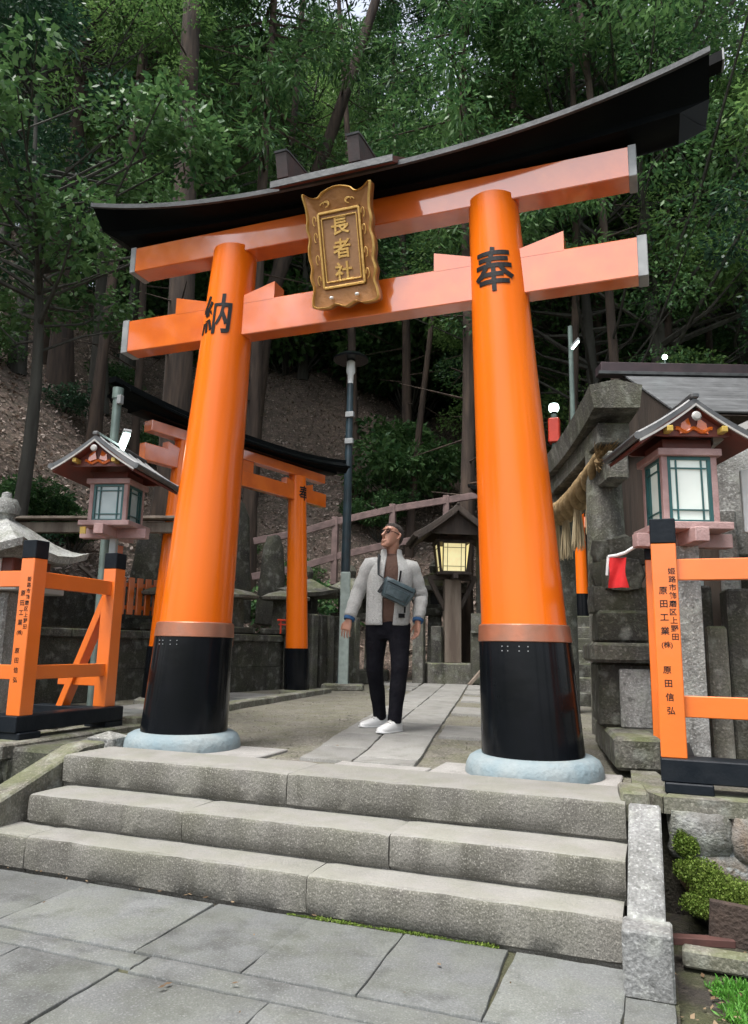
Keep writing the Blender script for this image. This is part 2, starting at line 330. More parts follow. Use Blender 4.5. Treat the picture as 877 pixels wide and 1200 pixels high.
def link(name, me, parent=None, loc=None, rotz=0.0):
    o = bpy.data.objects.new(name, me); COL.objects.link(o)
    if parent: o.parent = parent
    if loc is not None: o.location = loc
    o.rotation_euler.z = rotz
    return o
def tag(o, label, cat, group=None):
    o['label'] = label; o['category'] = cat
    if group: o['group'] = group
    return o
def thing(name, label, cat, loc=(0, 0, 0), rotz=0.0, group=None):
    return tag(link(name, None, None, loc, rotz), label, cat, group)
def struct(name, mb, m, parent=None, angle=35):
    o = mb.build(name, m, parent, angle)
    if parent is None: o['kind'] = 'structure'
    return o
def stuff(o): o['kind'] = 'stuff'; return o
def copy_tree(o, parent=None):
    c = o.copy(); COL.objects.link(c)
    if parent: c.parent = parent
    for ch in list(o.children): copy_tree(ch, c)
    return c
def fast_mesh(name, V, nper, m):
    """V: (n*nper,3) numpy array of separate polygons with nper corners"""
    me = bpy.data.meshes.new(name); nv = len(V); nf = nv // nper
    me.vertices.add(nv); me.vertices.foreach_set("co", np.asarray(V, dtype=np.float32).ravel())
    me.loops.add(nv); me.loops.foreach_set("vertex_index", np.arange(nv, dtype=np.int32))
    me.polygons.add(nf); me.polygons.foreach_set("loop_start", np.arange(0, nv, nper, dtype=np.int32))
    me.update(calc_edges=True); me.materials.append(m); return me

_text_cache = {}
def glyphs(s, size, depth=0.002, bold=0.0):
    """a character string as a centred mesh in the XZ plane facing -Y: (verts, faces)"""
    k = (s, bold)
    if k not in _text_cache:
        cu = bpy.data.curves.new("glyph", 'FONT'); cu.body = s; cu.size = 1.0; cu.extrude = 0.0; cu.offset = bold
        cu.resolution_u = 2
        ob = bpy.data.objects.new("glyph", cu); COL.objects.link(ob)
        dg = bpy.context.evaluated_depsgraph_get(); me = bpy.data.meshes.new_from_object(ob.evaluated_get(dg))
        bm = bmesh.new(); bm.from_mesh(me)
        bmesh.ops.remove_doubles(bm, verts=bm.verts, dist=1e-5)
        V = [v_.co.copy() for v_ in bm.verts]; bm.verts.index_update(); F = [tuple(v_.index for v_ in f.verts) for f in bm.faces]
        bm.free(); bpy.data.objects.remove(ob); bpy.data.curves.remove(cu); bpy.data.meshes.remove(me)
        if V:
            x0, x1 = min(p.x for p in V), max(p.x for p in V); y0, y1 = min(p.y for p in V), max(p.y for p in V)
            V = [Vector((p.x - (x0 + x1) / 2, 0, p.y - (y0 + y1) / 2)) for p in V]
        _text_cache[k] = (V, F)
    V, F = _text_cache[k]
    mb = MB(); n = len(V)
    # front sheet with a thin rim so the stroke has real thickness
    mb.v = [tuple(p * size + Vector((0, -depth, 0))) for p in V] + [tuple(p * size) for p in V]
    mb.f = [tuple(f) for f in F]
    ec = {}
    for f in F:
        for a, b in zip(f, f[1:] + f[:1]): ec[(a, b)] = ec.get((a, b), 0) + 1
    for (a, b) in list(ec):
        if (b, a) not in ec: mb.f.append((a, n + a, n + b, b))
    return mb
def sheet_mesh(name, mb, m):
    me = bpy.data.meshes.new(name); me.from_pydata(mb.v, [], mb.f); me.materials.append(m); return me
# ------------------------------------------------------------------ terrain
def sstep(a, b, x):
    t = max(0.0, min(1.0, (x - a) / (b - a))); return t * t * (3 - 2 * t)
def hill_h(x, y):
    """0 on the shrine terrace, rising into the wooded slope to the left and behind"""
    a = -(x + 4.75) - 0.25 * max(0, 3.0 - y); b = -0.35 * (x + 2.2) + 0.94 * (y - 9.6)
    m = max(a, b) + 0.5 * math.log(1 + math.exp(-abs(a - b) / 0.5)) * 0.6
    if m <= 0: return 0.0
    lat = (x - 1.9) * 0.936 + (y + 4.5) * 0.353; dep = -(x - 1.9) * 0.353 + (y + 4.5) * 0.936
    phi = math.atan2(lat, max(dep, 0.5))
    k = float(np.interp(phi, (-.42, -.12, 0, .14, .27), (1.04, .88, .82, .66, .36)))
    top = 15.0
    h = k * m if m < top else k * (top + (m - top) * 0.45)
    h = h * sstep(0, 1.6, m) if m < 1.6 else h
    n = noise.noise(Vector((x * 0.35, y * 0.35, 0))) * 0.5 + noise.noise(Vector((x * 1.1, y * 1.1, 3))) * 0.18
    return max(0.0, h + n * min(1.0, m / 3.0))
def ground_z(x, y):
    return max(0.0, 0.01 * (y - 1.5)) * (1 if y > 1.5 else 0) + hill_h(x, y)
mb = MB(); xs = np.concatenate([np.arange(-60, -14, 2.0), np.arange(-14, 10, 0.4), np.arange(10, 61, 2.5)])
ys = np.concatenate([np.arange(-0.3, 24, 0.4), np.arange(24, 86, 2.0)])
P_ = [(x, y, ground_z(x, y) - 0.015 + 0.006 * noise.noise(Vector((x * 2, y * 2, 9))) - .035 * (1 - sstep(.3, 1.4, y))) for y in ys for x in xs]
nx = len(xs)
F_ = [(j * nx + i, j * nx + i + 1, (j + 1) * nx + i + 1, (j + 1) * nx + i) for j in range(len(ys) - 1) for i in range(nx - 1)]
hillF, flatF = [], []
for f in F_:
    (hillF if max(hill_h(P_[k][0], P_[k][1]) for k in f) > 0.05 else flatF).append(f)
flat = MB(); flat.v = P_[:]; flat.f = flatF
n0 = len(flat.v)                                            # skirt at the front of the terrace
for i in range(nx): flat.v.append((P_[i][0], P_[i][1], -0.6))
for i in range(nx - 1): flat.f.append((i, n0 + i, n0 + i + 1, i + 1))
struct('terrace_ground', flat, M['soil'], angle=80)
hl = MB(); hl.v = P_[:]; hl.f = hillF
struct('hillside', hl, M['hill'], angle=80)
lg = MB(); lg.add([(-80, -80, -0.56), (80, -80, -0.56), (80, -0.28, -0.56), (-80, -0.28, -0.56)], [(0, 1, 2, 3)])
struct('lower_ground', lg, M['darksoil'])

def uneven_slab(x0, x1, y0, y1, z, th, seed, bev=0.008, amp=0.004, skew=0.0):
    """one paving stone: slightly irregular outline, worn edge, sides going down"""
    r = random.Random(seed); nseg = 7; pts = []
    for (ax, ay, bx, by) in ((x0, y0, x1, y0), (x1, y0, x1, y1), (x1, y1, x0, y1), (x0, y1, x0, y0)):
        for k in range(nseg):
            t = k / nseg; x = ax + (bx - ax) * t; y = ay + (by - ay) * t
            if k: x += r.uniform(-amp, amp); y += r.uniform(-amp, amp)
            pts.append((x + skew * (y - y0), y))
    cx = sum(p[0] for p in pts) / len(pts); cy = sum(p[1] for p in pts) / len(pts)
    def ring(ins, zz): return [(cx + (p[0] - cx) * (1 - ins / abs(x1 - x0) * 2), cy + (p[1] - cy) * (1 - ins / abs(y1 - y0) * 2), zz) for p in pts]
    m = MB(); m.loft([ring(0, z - th), ring(0, z - bev), ring(bev * .4, z - bev * .3), ring(bev * 1.2, z)])
    tx, ty = r.uniform(-.004, .004), r.uniform(-.004, .004)
    m.v = [(x, y, zz + (x - cx) * tx + (y - cy) * ty) for x, y, zz in m.v]
    return m

# ------------------------------------------------------------------ lower pavement: big granite slabs
Zp = -0.511
pave = struct('lower_pavement', MB().add([(-9, -9, Zp - 0.015), (1.915, -9, Zp - 0.015), (1.915, -1.25, Zp - 0.015), (-9, -1.25, Zp - 0.015)], [(0, 1, 2, 3)]), M['darksoil'])
def paving(x0, x1, y0, y1, seed, dz=0.0, skew=0.0):
    uneven_slab(x0 + .002, x1 - .002, y0 + .0025, y1 - .002, Zp + dz + RN.uniform(-.0015, .0015), 0.05, seed, 0.005, 0.004, skew).build('paving_slab', M['slab'], pave)
sd = 100
jx = [-3.0, -2.4, -1.62, -0.80, -0.06, 0.415, 0.87, 1.31, 1.735]
for a, b in zip(jx, jx[1:]): sd += 1; paving(a, b, -1.913, -1.318, sd, 0.001, 0.04 * RN.uniform(-1, 1))
paving(1.74, 1.905, -2.25, -1.56, 140); paving(1.74, 1.905, -3.0, -2.27, 141)
jx2 = [-3.2, -1.9, -0.75, 0.02, 0.30, 1.735]
for a, b in zip(jx2[:4], jx2[1:4]): sd += 1; paving(a, b, -2.035, -1.922, sd)
sd += 1; paving(0.03, 1.735, -2.066, -1.919, sd)
for yy0, yy1, js in ((-2.60, -2.045, [-3.4, -2.5, -1.3, -0.50, -0.02]), (-2.60, -2.075, [-0.01, 0.62, 1.22, 1.735]), (-3.3, -2.615, [-3.1, -2.0, -0.9, -0.12, 0.66, 1.30, 1.735]),
                     (-4.1, -3.315, [-3.4, -2.2, -1.2, -0.3, 0.5, 1.2, 1.735]), (-5.0, -4.115, [-3.0, -1.8, -0.8, 0.2, 1.0, 1.735])):
    for a, b in zip(js, js[1:]): sd += 1; paving(a, b, yy0, yy1, sd)

# ------------------------------------------------------------------ the three granite steps, block by block
steps = thing('stone_steps', "three wide granite steps of long rough blocks leading up under the large orange gate", 'steps', (0, 0, 0))
def step_block(x0, x1, y0, y1, z0, z1, seed):
    """long block with hand-dressed, slightly wavy faces and worn nosing"""
    nxs = max(6, int((x1 - x0) / 0.055)); r = random.Random(seed); off = Vector((seed * 2.1, 5, seed))
    prof = [(y0 + .022, z0), (y0 + .020, z0 + .030), (y0 + .003, z0 + .042), (y0 - .002, (z0 + z1) / 2), (y0, z1 - .022), (y0 + .006, z1 - .006), (y0 + .022, z1), ((y0 + y1) / 2, z1 + .001), (y1, z1), (y1, z0)]
    rings = []
    for i in range(nxs + 1):
        x = x0 + (x1 - x0) * i / nxs; e = 0.006 if i in (0, nxs) else 0
        ring = []
        for k, (y, z) in enumerate(prof):
            n1 = noise.noise(Vector((x * 9, z * 9, y * 3)) + off) * (0.008 if k < 5 else 0.0055 if k < 7 else 0.001)
            ring.append((x, y + n1 + e, z + (noise.noise(Vector((x * 6, 7, k)) + off) * .0055 if 3 < k < 8 else 0) - e * (1 if k > 4 and k < 9 else 0)))
        rings.append(ring)
    m = MB(); m.loft(rings); return m
for (x0, x1, y0, y1, z0, z1) in ((-1.49, 0.018, -.82, -.42, -.20, 0), (0.022, 1.735, -.82, -.42, -.20, 0),
                                 (-1.452, -0.432, -1.103, -.80, -.36, -.177), (-0.428, 0.700, -1.105, -.80, -.36, -.178), (0.704, 1.738, -1.102, -.80, -.36, -.176),
                                 (-2.6, -1.25, -1.310, -1.08, -.54, -.338), (-1.246, 0.382, -1.307, -1.08, -.54, -.337), (0.386, 1.728, -1.309, -1.08, -.54, -.338)):
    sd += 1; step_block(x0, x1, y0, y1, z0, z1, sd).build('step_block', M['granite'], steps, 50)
# fill under the steps
steps_core = MB().box((0.12, -.70, -.40), (3.2, .56, .36)); steps_core.build('core', M['darkstone'], steps)

# cheek stones and end block right
chk = thing('stair_cheek', "lichen-spotted sloping stone slab ending in an upright block at the right of the steps", 'stair cheek', (1.82, -1.2, -.51))
pr = [(0, -.80, 0.0), (0, -1.40, -.298), (0, -1.40, -.55), (0, -.80, -.55)]
m = MB(); m.prism(pr, (1.750, 0, 0), (1.885, 0, 0)); m.xf(Matrix.Translation((-1.82, 1.2, .51)))
bm = bmesh.new(); me = m.mesh('x', None); bm.from_mesh(me); bmesh.ops.bevel(bm, geom=bm.edges[:], offset=.008, segments=1, affect='EDGES', profile=.5); bm.to_mesh(me); bm.free()
me.materials.append(M['cheek']); shade(me); link('sloping_slab', me, chk)
MB().box((1.82 - 1.82, -1.455 + 1.2, -.415 + .51), (.172, .15, .225), None, .008).build('end_block', M['cheek'], chk)
sb = MB().box((1.765, -.64, -.03), (.13, .26, .14), Matrix.Rotation(.10, 3, 'Z'), .012, (.96, .97)).build('landing_block', M['kerb'])
tag(sb, "small square weathered block at the top right corner of the steps beside the sloping slab", 'stone block')
chl = thing('stair_cheek', "plain mossy sloping kerb stone at the left of the steps beneath the left fence", 'stair cheek', (-1.6, -.9, -.3))
pr = [(0, -.42, 0.03), (0, -.62, 0.02), (0, -2.15, -.52), (0, -2.15, -.60), (0, -.42, -.55)]
m = MB(); m.prism(pr, (-1.69, 0, 0), (-1.515, 0, 0))
me = m.mesh('x', None); bm = bmesh.new(); bm.from_mesh(me); bmesh.ops.bevel(bm, geom=bm.edges[:], offset=.012, segments=1, affect='EDGES', profile=.5)
bmesh.ops.translate(bm, verts=bm.verts, vec=(1.6, .9, .3)); bm.to_mesh(me); bm.free(); me.materials.append(M['kerb']); shade(me); link('sloping_slab', me, chl)
m = MB(); m.box((0, 0, -.01), (.20, .20, .10), None, .006); m.add([(-.09, -.09, .04), (.09, -.09, .04), (.09, .09, .04), (-.09, .09, .04), (0, 0, .075)], [(0, 1, 4), (1, 2, 4), (2, 3, 4), (3, 0, 4)])
pb = m.build('pyramid_block', M['palestone'], None, 20, (-1.62, -.27, .0)); pb.rotation_euler.z = .12
tag(pb, "low square stone with a pyramid top beside the left foot of the large gate", 'stone block')

# ------------------------------------------------------------------ terrace paving: pads and path
path = struct('terrace_path', MB().add([(-.15, -.42, -.012), (.62, -.42, -.012), (.62, -.40, -.012), (-.15, -.40, -.012)], [(0, 1, 2, 3)]), M['soil'])
MB().box((-1.02, -.10, -.055), (1.05, .62, .05), None, .006).build('concrete_pad', M['concrete'], path)
MB().box((1.16, -.12, -.056), (1.06, .58, .05), None, .006).build('concrete_pad', M['concrete'], path)
MB().box((.33, -.255, -.054), (.58, .30, .05), None, .006).build('concrete_pad', M['concrete'], path)
def path_x(y): return 0.085 - 0.19 * y - 0.004 * y * abs(y) * 0.2      # the middle joint of the path
ya = [-.10, .46, 1.05, 1.75, 2.55, 3.3, 4.1, 5.0, 5.9, 6.9, 7.9]
yb = [-.10, .10, 1.18, 2.0, 2.75, 3.7, 4.55, 5.4, 6.3, 7.2, 8.1]
def path_slab(u0, u1, y0, y1, seed, z=.008):
    m = uneven_slab(u0, u1, y0 + .006, y1 - .006, z, .05, seed, .006, .006)
    m.v = [(x + path_x(y), y, zz + max(0, .01 * (y - 1.5)) - .035 * (1 - sstep(.3, 1.4, y))) for x, y, zz in m.v]
    m.build('path_slab', M['pathslab'], path)
for i, (a, b) in enumerate(zip(ya, ya[1:])): path_slab(-.36, -.006, a, b, 300 + i, .008 + .003 * math.sin(i * 2.3))
for i, (a, b) in enumerate(zip(yb, yb[1:])): path_slab(.006, .40, a, b, 330 + i, .008 + .003 * math.sin(i * 1.7 + 1))
path_slab(.44, 1.1, 1.20, 1.95, 370); path_slab(.42, 1.2, 3.0, 3.8, 371); path_slab(.44, 1.3, 4.6, 5.4, 372); path_slab(.42, .95, 5.9, 6.7, 373); path_slab(-.78, -.38, 6.2, 7.0, 374); path_slab(.42, 1.3, 7.0, 8.0, 375)
path_slab(-1.25, -.40, 7.3, 8.2, 376)
# kerb and slabs along the left side of the terrace
for i in range(5):
    y0 = 1.15 + i * .92; m = MB().box((0, 0, 0), (.16, .90, .09), None, .01); m.xf(Matrix.Rotation(RAD(2.5), 4, 'Z'))
    m.build('kerb_stone', M['kerb'], path, 35, (-2.26 - i * .05, y0, .015 + .006 * i))
for i in range(4):
    y0 = 1.3 + i * .95; uneven_slab(-.42, .42, -.43, .43, .02, .05, 390 + i, .01, .01).build('terrace_slab', M['pathslab'] if i % 2 else M['slab'], path, 35, (-2.85 - i * .1, y0, .0))
# pebbles and grit on the earth beside the path
r = random.Random(5); V = []
m = MB()
for i in range(3200):
    y = -.2 + 6.2 * r.random() ** 1.4; x = r.uniform(-2.1, 1.35)
    if -.42 < x - path_x(y) < .46 or (y < .25 and (abs(x + 1.02) < .54 or x > .03)): continue
    s = r.uniform(.004, .015) * (1.3 if r.random() < .15 else 1); z0 = -.017 - .035 * (1 - sstep(.3, 1.4, y)) + max(0, .01 * (y - 1.5)); a = r.uniform(0, 6)
    m.add([(x + s * math.cos(a + k * 2.1), y + s * math.sin(a + k * 2.1), z0) for k in range(3)] + [(x, y, z0 + s * r.uniform(.5, 1))], [(0, 1, 3), (1, 2, 3), (2, 0, 3)])
o = m.build('gravel', M['soil'], None, 10); stuff(o)

# ------------------------------------------------------------------ kerbs and rock walls under the fences
kr = thing('retaining_wall', "low rubble wall with mossy rocks and a grey coping under the right fence", 'wall', (2.6, -.5, -.55))
def place(mb_, off): return mb_.xf(Matrix.Translation((-off[0], -off[1], -off[2])))
m = MB(); m.prism([(1.90, -.60, 0), (2.74, -.56, 0), (2.74, -.28, 0), (1.97, -.30, 0)], (0, 0, -.075), (0, 0, 0)); place(m, (2.6, -.5, -.55)).build('coping_stone', M['kerb'], kr)
m = MB(); m.prism([(2.75, -.56, 0), (4.4, -.50, 0), (4.4, -.22, 0), (2.75, -.28, 0)], (0, 0, -.075), (0, 0, 0)); place(m, (2.6, -.5, -.55)).build('coping_stone', M['kerb'], kr)
m = MB(); m.prism([(1.895, -.595, 0), (1.965, -.295, 0), (1.86, .25, 0), (1.73, .22, 0), (1.755, -.35, 0)], (0, 0, -.075), (0, 0, -.003)); place(m, (2.6, -.5, -.55)).build('coping_stone', M['kerb'], kr)
rr = random.Random(3); k = 0
for row, (z, h) in enumerate(((-.16, .20), (-.34, .22), (-.50, .2))):
    x = 1.93 + .06 * row
    while x < 4.2:
        wd = rr.uniform(.20, .40); k += 1
        MB().rock((x + wd / 2 - 2.6, -.49 + rr.uniform(-.03, .02) + .5, z + .55), (wd * 1.05, .26, h * 1.1), 30 + k, .22, 2, .42).build('wall_stone', M['rustrock'] if k in (2, 6, 9) else M['rock'], kr, 60)
        x += wd
MB().box((3.0 - 2.6, -.33 + .5, -.3 + .55), (2.3, .2, .52)).build('backing', M['darksoil'], kr)
kl = thing('retaining_wall', "dark stone block wall and kerb under the left fence beside the steps", 'wall', (-2.6, -.2, -.55))
for i, (y0, y1) in enumerate(((-.74, .12), (.125, .98), (.985, 1.8))):
    m = MB().box((0, 0, 0), (.34, y1 - y0 - .004, .10), None, .012); m.build('coping_stone', M['kerb'], kl, 35, (-2.24 - .045 * i + 2.6, (y0 + y1) / 2 + .2, -.045 + .55))
for i in range(4):
    MB().box((0, 0, 0), (.44, .34, .10), None, .012).build('coping_stone', M['kerb'], kl, 35, (-2.66 - .446 * i + 2.6, -.55 + .2, -.047 + .55))
k = 0
for z, h in ((-.20, .20), (-.40, .22)):
    y = -.68
    while y < .9:
        wd = rr.uniform(.28, .48); k += 1
        MB().rock((-2.20 + 2.6 + rr.uniform(-.03, .01), y + wd / 2 + .2, z + .55), (.30, wd, h * 1.06), 60 + k, .09, 2, .85).build('wall_stone', M['oldstone'], kl, 60); y += wd
    x = -2.1
    while x > -4.4:
        wd = rr.uniform(.3, .5); k += 1
        MB().rock((x - wd / 2 + 2.6, -.60 + .2, z + .55), (wd, .3, h * 1.06), 60 + k, .09, 2, .85).build('wall_stone', M['oldstone'], kl, 60); x -= wd
MB().box((-3.4 + 2.6, .3 + .2, -.33 + .55), (2.1, 1.6, .46)).build('backing', M['darksoil'], kl)
MB().box((-1.98, -.15, -.30), (.50, 1.0, .56), None, .02).build('gap_fill', M['darkstone'], kl).location = (2.6, .2, .55)
# ------------------------------------------------------------------ torii gates
def wrap_char(ch, size, width, cx, r_at, z0, face=0.0, bold=0.015, depth=.003, sub=.03):
    """a character lying on a round, tapering pillar; cx(z) = axis, r_at(z) = radius"""
    g = glyphs(ch, 1.0, depth, bold); bm = bmesh.new()
    vs_ = [bm.verts.new((p[0] * width, p[1], p[2] * size)) for p in g.v]
    for f in g.f:
        try: bm.faces.new([vs_[i] for i in f])
        except ValueError: pass
    bmesh.ops.triangulate(bm, faces=bm.faces[:])
    for _ in range(3):
        es = [e for e in bm.edges if abs(e.verts[0].co.x - e.verts[1].co.x) > sub]
        if not es: break
        bmesh.ops.subdivide_edges(bm, edges=es, cuts=1); bmesh.ops.triangulate(bm, faces=[f for f in bm.faces if len(f.verts) > 3])
    for v_ in bm.verts:
        z = z0 + v_.co.z; r_ = r_at(z) + .002 - v_.co.y; a = v_.co.x / r_at(z) + face
        v_.co = (cx(z) + r_ * math.sin(a), -r_ * math.cos(a), z)
    me = bpy.data.meshes.new('character'); bm.to_mesh(me); bm.free(); return me

def torii(root, s0, s1, zp, r0, r1, zs, n, nb, nt, nd, m_, mb_, mt_, md, hl, hc, chars, csize, cwid, zc, big=True, curve=.30, eave=.30, kh=1.0):
    cx = lambda sg: (lambda z: sg * (s0 + (s1 - s0) * z / zp))
    ra = lambda z: r0 + (r1 - r0) * (z - zs) / (zp - zs)
    seg = 48 if big else 24
    for sg, ch in ((-1, chars[0]), (1, chars[1])):
        c = cx(sg)
        def rings(prof): return [[(c(z) + r_ * math.cos(2 * math.pi * k / seg), r_ * math.sin(2 * math.pi * k / seg), z) for k in range(seg)] for r_, z in prof]
        pil = MB().loft(rings([(ra(z), z) for z in np.linspace(zs, zp, 9)])).build('pillar', M['pillar_paint'], root)
        MB().loft(rings([(r0 + .048 if big else r0 + .02, -.03 if big else .03), (r0 + .020, zs - (.10 if big else 0)), (r0 + .012, zs - (.097 if big else -.004))])).build('base_sleeve', M['black'], pil)
        if big:
            MB().loft(rings([(r0 + .02, zs - .098), (r0 + .024, zs - .094), (r0 + .016, zs - .004), (r0 + .008, zs + .003), (r0 - .01, zs + .004)])).build('copper_band', M['copperband'], pil)
            nb_ = MB()
            for a in (-.25, -.12, .12, .3):
                for dz in (.125, .15): nb_.box((c(.6) + (r0 + .022) * math.sin(a - .1), -(r0 + .022) * math.cos(a - .1), zs - dz), (.006, .008, .006))
            nb_.build('nail', M['endcap'], pil)
        g = link('character', wrap_char(ch, csize, cwid, c, ra, zc, 0.0), pil); g.data.materials.append(M['ink'])
        if big:
            MB().lathe([(.392, -.06), (.396, -.02), (.390, .02), (.372, .055), (.340, .074), (.31, .078), (.25, .078)], 56, (c(0), 0, 0)).build('footing_ring', M['pad'], root, 50)
        else:
            MB().lathe([(r0 + .10, -.02), (r0 + .09, .05), (r0 + .04, .075), (r0, .075)], 20, (c(0), 0, 0)).build('footing_ring', M['kerb'], root, 50)
    # tie beam with wedges and end plates
    tb = MB().box((0, 0, (nb + nt) / 2), (2 * n, 2 * nd, nt - nb), None, .006).build('tie_beam', M['vermilion'], root)
    for sg in (-1, 1):
        c = cx(sg)(nt); rr_ = ra(nt)
        for o, L_ in ((1, .26 if big else .16), (-1, .24 if big else .16)):
            h0, h1 = (.05, .125) if big else (.035, .085)
            x0 = c + sg * o * (rr_ - .03); x1 = x0 + sg * o * (L_ + .03)
            MB().prism([(x0, 0, nt - .012), (x1, 0, nt - .012), (x1, 0, nt + h1), (x0, 0, nt + h0)], (0, -nd - .0015, 0), (0, nd + .0015, 0)).build('wedge', M['vermilion'], root)
        if big:
            MB().box((sg * (n + .008), 0, (nb + nt) / 2), (.06, 2 * nd + .012, nt - nb + .012), None, .004).build('end_plate', M['endcap'], tb)
    sh = MB().box((0, 0, (mb_ + mt_) / 2), (2 * m_, 2 * md, mt_ - mb_), None, .006).build('lintel', M['vermilion'], root)
    if big:
        for sg in (-1, 1): MB().box((sg * (m_ + .008), 0, (mb_ + mt_) / 2), (.05, 2 * md + .012, mt_ - mb_ + .012), None, .004).build('end_plate', M['endcap'], sh)
    else:
        MB().box((0, 0, (nt + mb_) / 2), (.20, nd * 1.6, mb_ - nt + .01)).build('centre_strut', M['vermilion'], root)
    # black cap beam under a small curved roof
    cz = lambda x: curve * abs(x / hl) ** 2.5 * (1 if x > 0 or not big else .80)
    def prof(x, t):
        c = cz(x); e = eave; k = kh
        half = [(md + .02, mt_ + .003 + .28 * c), (md + .062, mt_ + .010 + .33 * c), (md + .050, mt_ + .045 * k + .42 * c), (md + .062, mt_ + .052 * k + .48 * c),
                (e - .012, mt_ + .062 * k + c), (e - .012, mt_ + .095 * k + c), (.0, mt_ + .23 * k + c)]
        if t == 'core': pts = [(-y, z) for y, z in half] + [(y, z) for y, z in reversed(half[:-1])]
        return pts
    xs_ = np.linspace(-1, 1, 41)
    rings = []
    for t in xs_:
        ring = []
        for y, z in prof(t * hl, 'core'):
            f = hc / hl if abs(y) < md + .07 and z < mt_ + .3 * curve + .06 else 1.0
            base = prof(0, 'core')
            ring.append((t * hl * f + (.09 if big else 0) * abs(t), y, z))
        rings.append(ring)
    kas = MB().loft(rings).build('cap_beam', M['roofblack'], root, 30)
    for sg in (-1, 1):
        rr2 = []
        for t in xs_:
            x = t * hl; z = mt_ + .058 * kh + cz(x); y = sg * eave; x += (.09 if big else 0) * abs(t)
            rr2.append([(x * 1.002, y - .012, z), (x * 1.002, y + .012, z), (x * 1.002, y + .010, z + .034 * kh), (x * 1.002, y - .014, z + .034 * kh)])
        MB().loft(rr2).build('eave_fascia', M['fascia'] if big else M['roofblack'], kas)
    rr2 = []
    for t in xs_:
        x = t * hl * 1.045 + (.09 if big else 0) * abs(t); z = mt_ + .19 * kh + cz(t * hl)
        rr2.append([(x, -.055, z), (x, .055, z), (x, .05, z + .075 * kh), (x, -.05, z + .075 * kh)])
    rb = MB().loft(rr2).build('ridge_cap', M['roofblack'], kas)
    for sg in (-1, 1):
        MB().box((sg * hl * 1.046 + (.09 if big else 0), 0, mt_ + .228 * kh + cz(sg * hl)), (.012, .115, .082 * kh), None, .002).build('end_plate', M['endcap'] if big else M['roofblack'], rb)
    return root

gate = thing('torii_gate', "large glossy orange shrine gate with gold plaque spanning the top of the steps", 'shrine gate', (0, 0, 0))
torii(gate, 1.205, 1.005, 3.65, .253, .166, .815, 1.929, 2.933, 3.194, .072, 1.897, 3.603, 3.811, .092, 2.27, 2.10, '納奉', .33, .27, 3.075)
# cover plate over the plaque with two upright fins
cov = MB().prism([(-.475, -.06, 4.045), (-.475, -.43, 3.815), (-.475, -.43, 3.862), (-.475, -.06, 4.095)], (0, 0, 0), (.90, 0, 0)).build('plaque_cover', M['redbrown'], gate)
MB().box((-.025, -.432, 3.842), (.91, .012, .052), None, .002).build('cover_fascia', M['fascia'], cov)
for x in (-.385, .155):
    f = MB().prism([(x, -.38, 3.88), (x, -.43, 3.885), (x, -.475, 4.045), (x, -.43, 4.060), (x, -.10, 4.09)], (-.042, 0, 0), (.042, 0, 0)).build('ridge_fin', M['finbrown'], gate)
    MB().prism([(x, -.482, 4.047), (x, -.43, 4.063), (x, -.10, 4.093), (x, -.10, 4.103), (x, -.43, 4.077), (x, -.487, 4.06)], (-.048, 0, 0), (.048, 0, 0)).build('fin_cap', M['fascia'], f)

# plaque
pl = thing('name_plaque', "gilt framed bronze shrine name plaque hanging tilted at the centre of the large orange gate", 'plaque', (0.015, -.155, 3.02))
TILT = Matrix.Rotation(RAD(17), 4, 'X')
def plx(mb_): return mb_.xf(TILT)
# outline of the scalloped frame
def scallop(wx, h):
    left = [(-.97, -.03), (-1.0, .05), (-.93, .15), (-.995, .25), (-.94, .34), (-.99, .44), (-.985, .53), (-.93, .61), (-.985, .71), (-.95, .80), (-.97, .90), (-1.03, 1.03)]
    top = [(-.82, .99), (-.58, .975), (-.40, 1.02), (0, 1.05), (.40, 1.02), (.58, .975), (.82, .99)]
    bot = [(.55, -.045), (.32, -.02), (0, -.055), (-.32, -.02), (-.55, -.045)]
    pts = left + top + [(-x, y) for x, y in reversed(left)] + bot
    out = []
    n = len(pts)
    for i in range(n):                                  # rounded lobes: Catmull-Rom
        p0, p1, p2, p3 = (pts[(i + k - 1) % n] for k in range(4))
        for t in (0, .25, .5, .75):
            f = lambda a, b, c, d: .5 * (2 * b + (c - a) * t + (2 * a - 5 * b + 4 * c - d) * t * t + (3 * b - a - 3 * c + d) * t ** 3)
            out.append((f(p0[0], p1[0], p2[0], p3[0]) * wx, f(p0[1], p1[1], p2[1], p3[1]) * h))
    return out
oc = scallop(.245, .73); ic = scallop(.205, .69)
ic = [(x, z + .015) for x, z in ic]
inner = [(-.165, .09), (-.165, .62), (.165, .62), (.165, .09)]
bk = MB()
bk.loft([[(x, .03, z) for x, z in oc], [(x, -.012, z) for x, z in oc]]); plx(bk).build('back_board', M['plaquewood'], pl)
fr = MB(); fr.loft([[(x, -.012, z) for x, z in oc], [(x * 1.01, -.045, z) for x, z in oc], [(x * .955, -.055, z * .985 + .006) for x, z in oc], [(x * .93, -.035, z * .97 + .011) for x, z in oc], [(x * .93, -.012, z * .97 + .011) for x, z in oc]], False)
plx(fr).build('scalloped_rim', M['gold'], pl)
fi = MB(); nn = len(oc)
for k in range(nn):                                    # sloping field between rim and inner moulding
    pass
def to_rect(x, z):
    dx, dz = x, z - .355; s_ = max(abs(dx) / .160, abs(dz) / .262); return (dx / s_, dz / s_ + .355)
fi.loft([[(x * .94, -.036, z * .975 + .009) for x, z in oc], [(*((lambda q: (q[0], -.020, q[1]))(to_rect(x, z))),) for x, z in oc]], False)
plx(fi).build('carved_field', M['plaquewood'], pl)
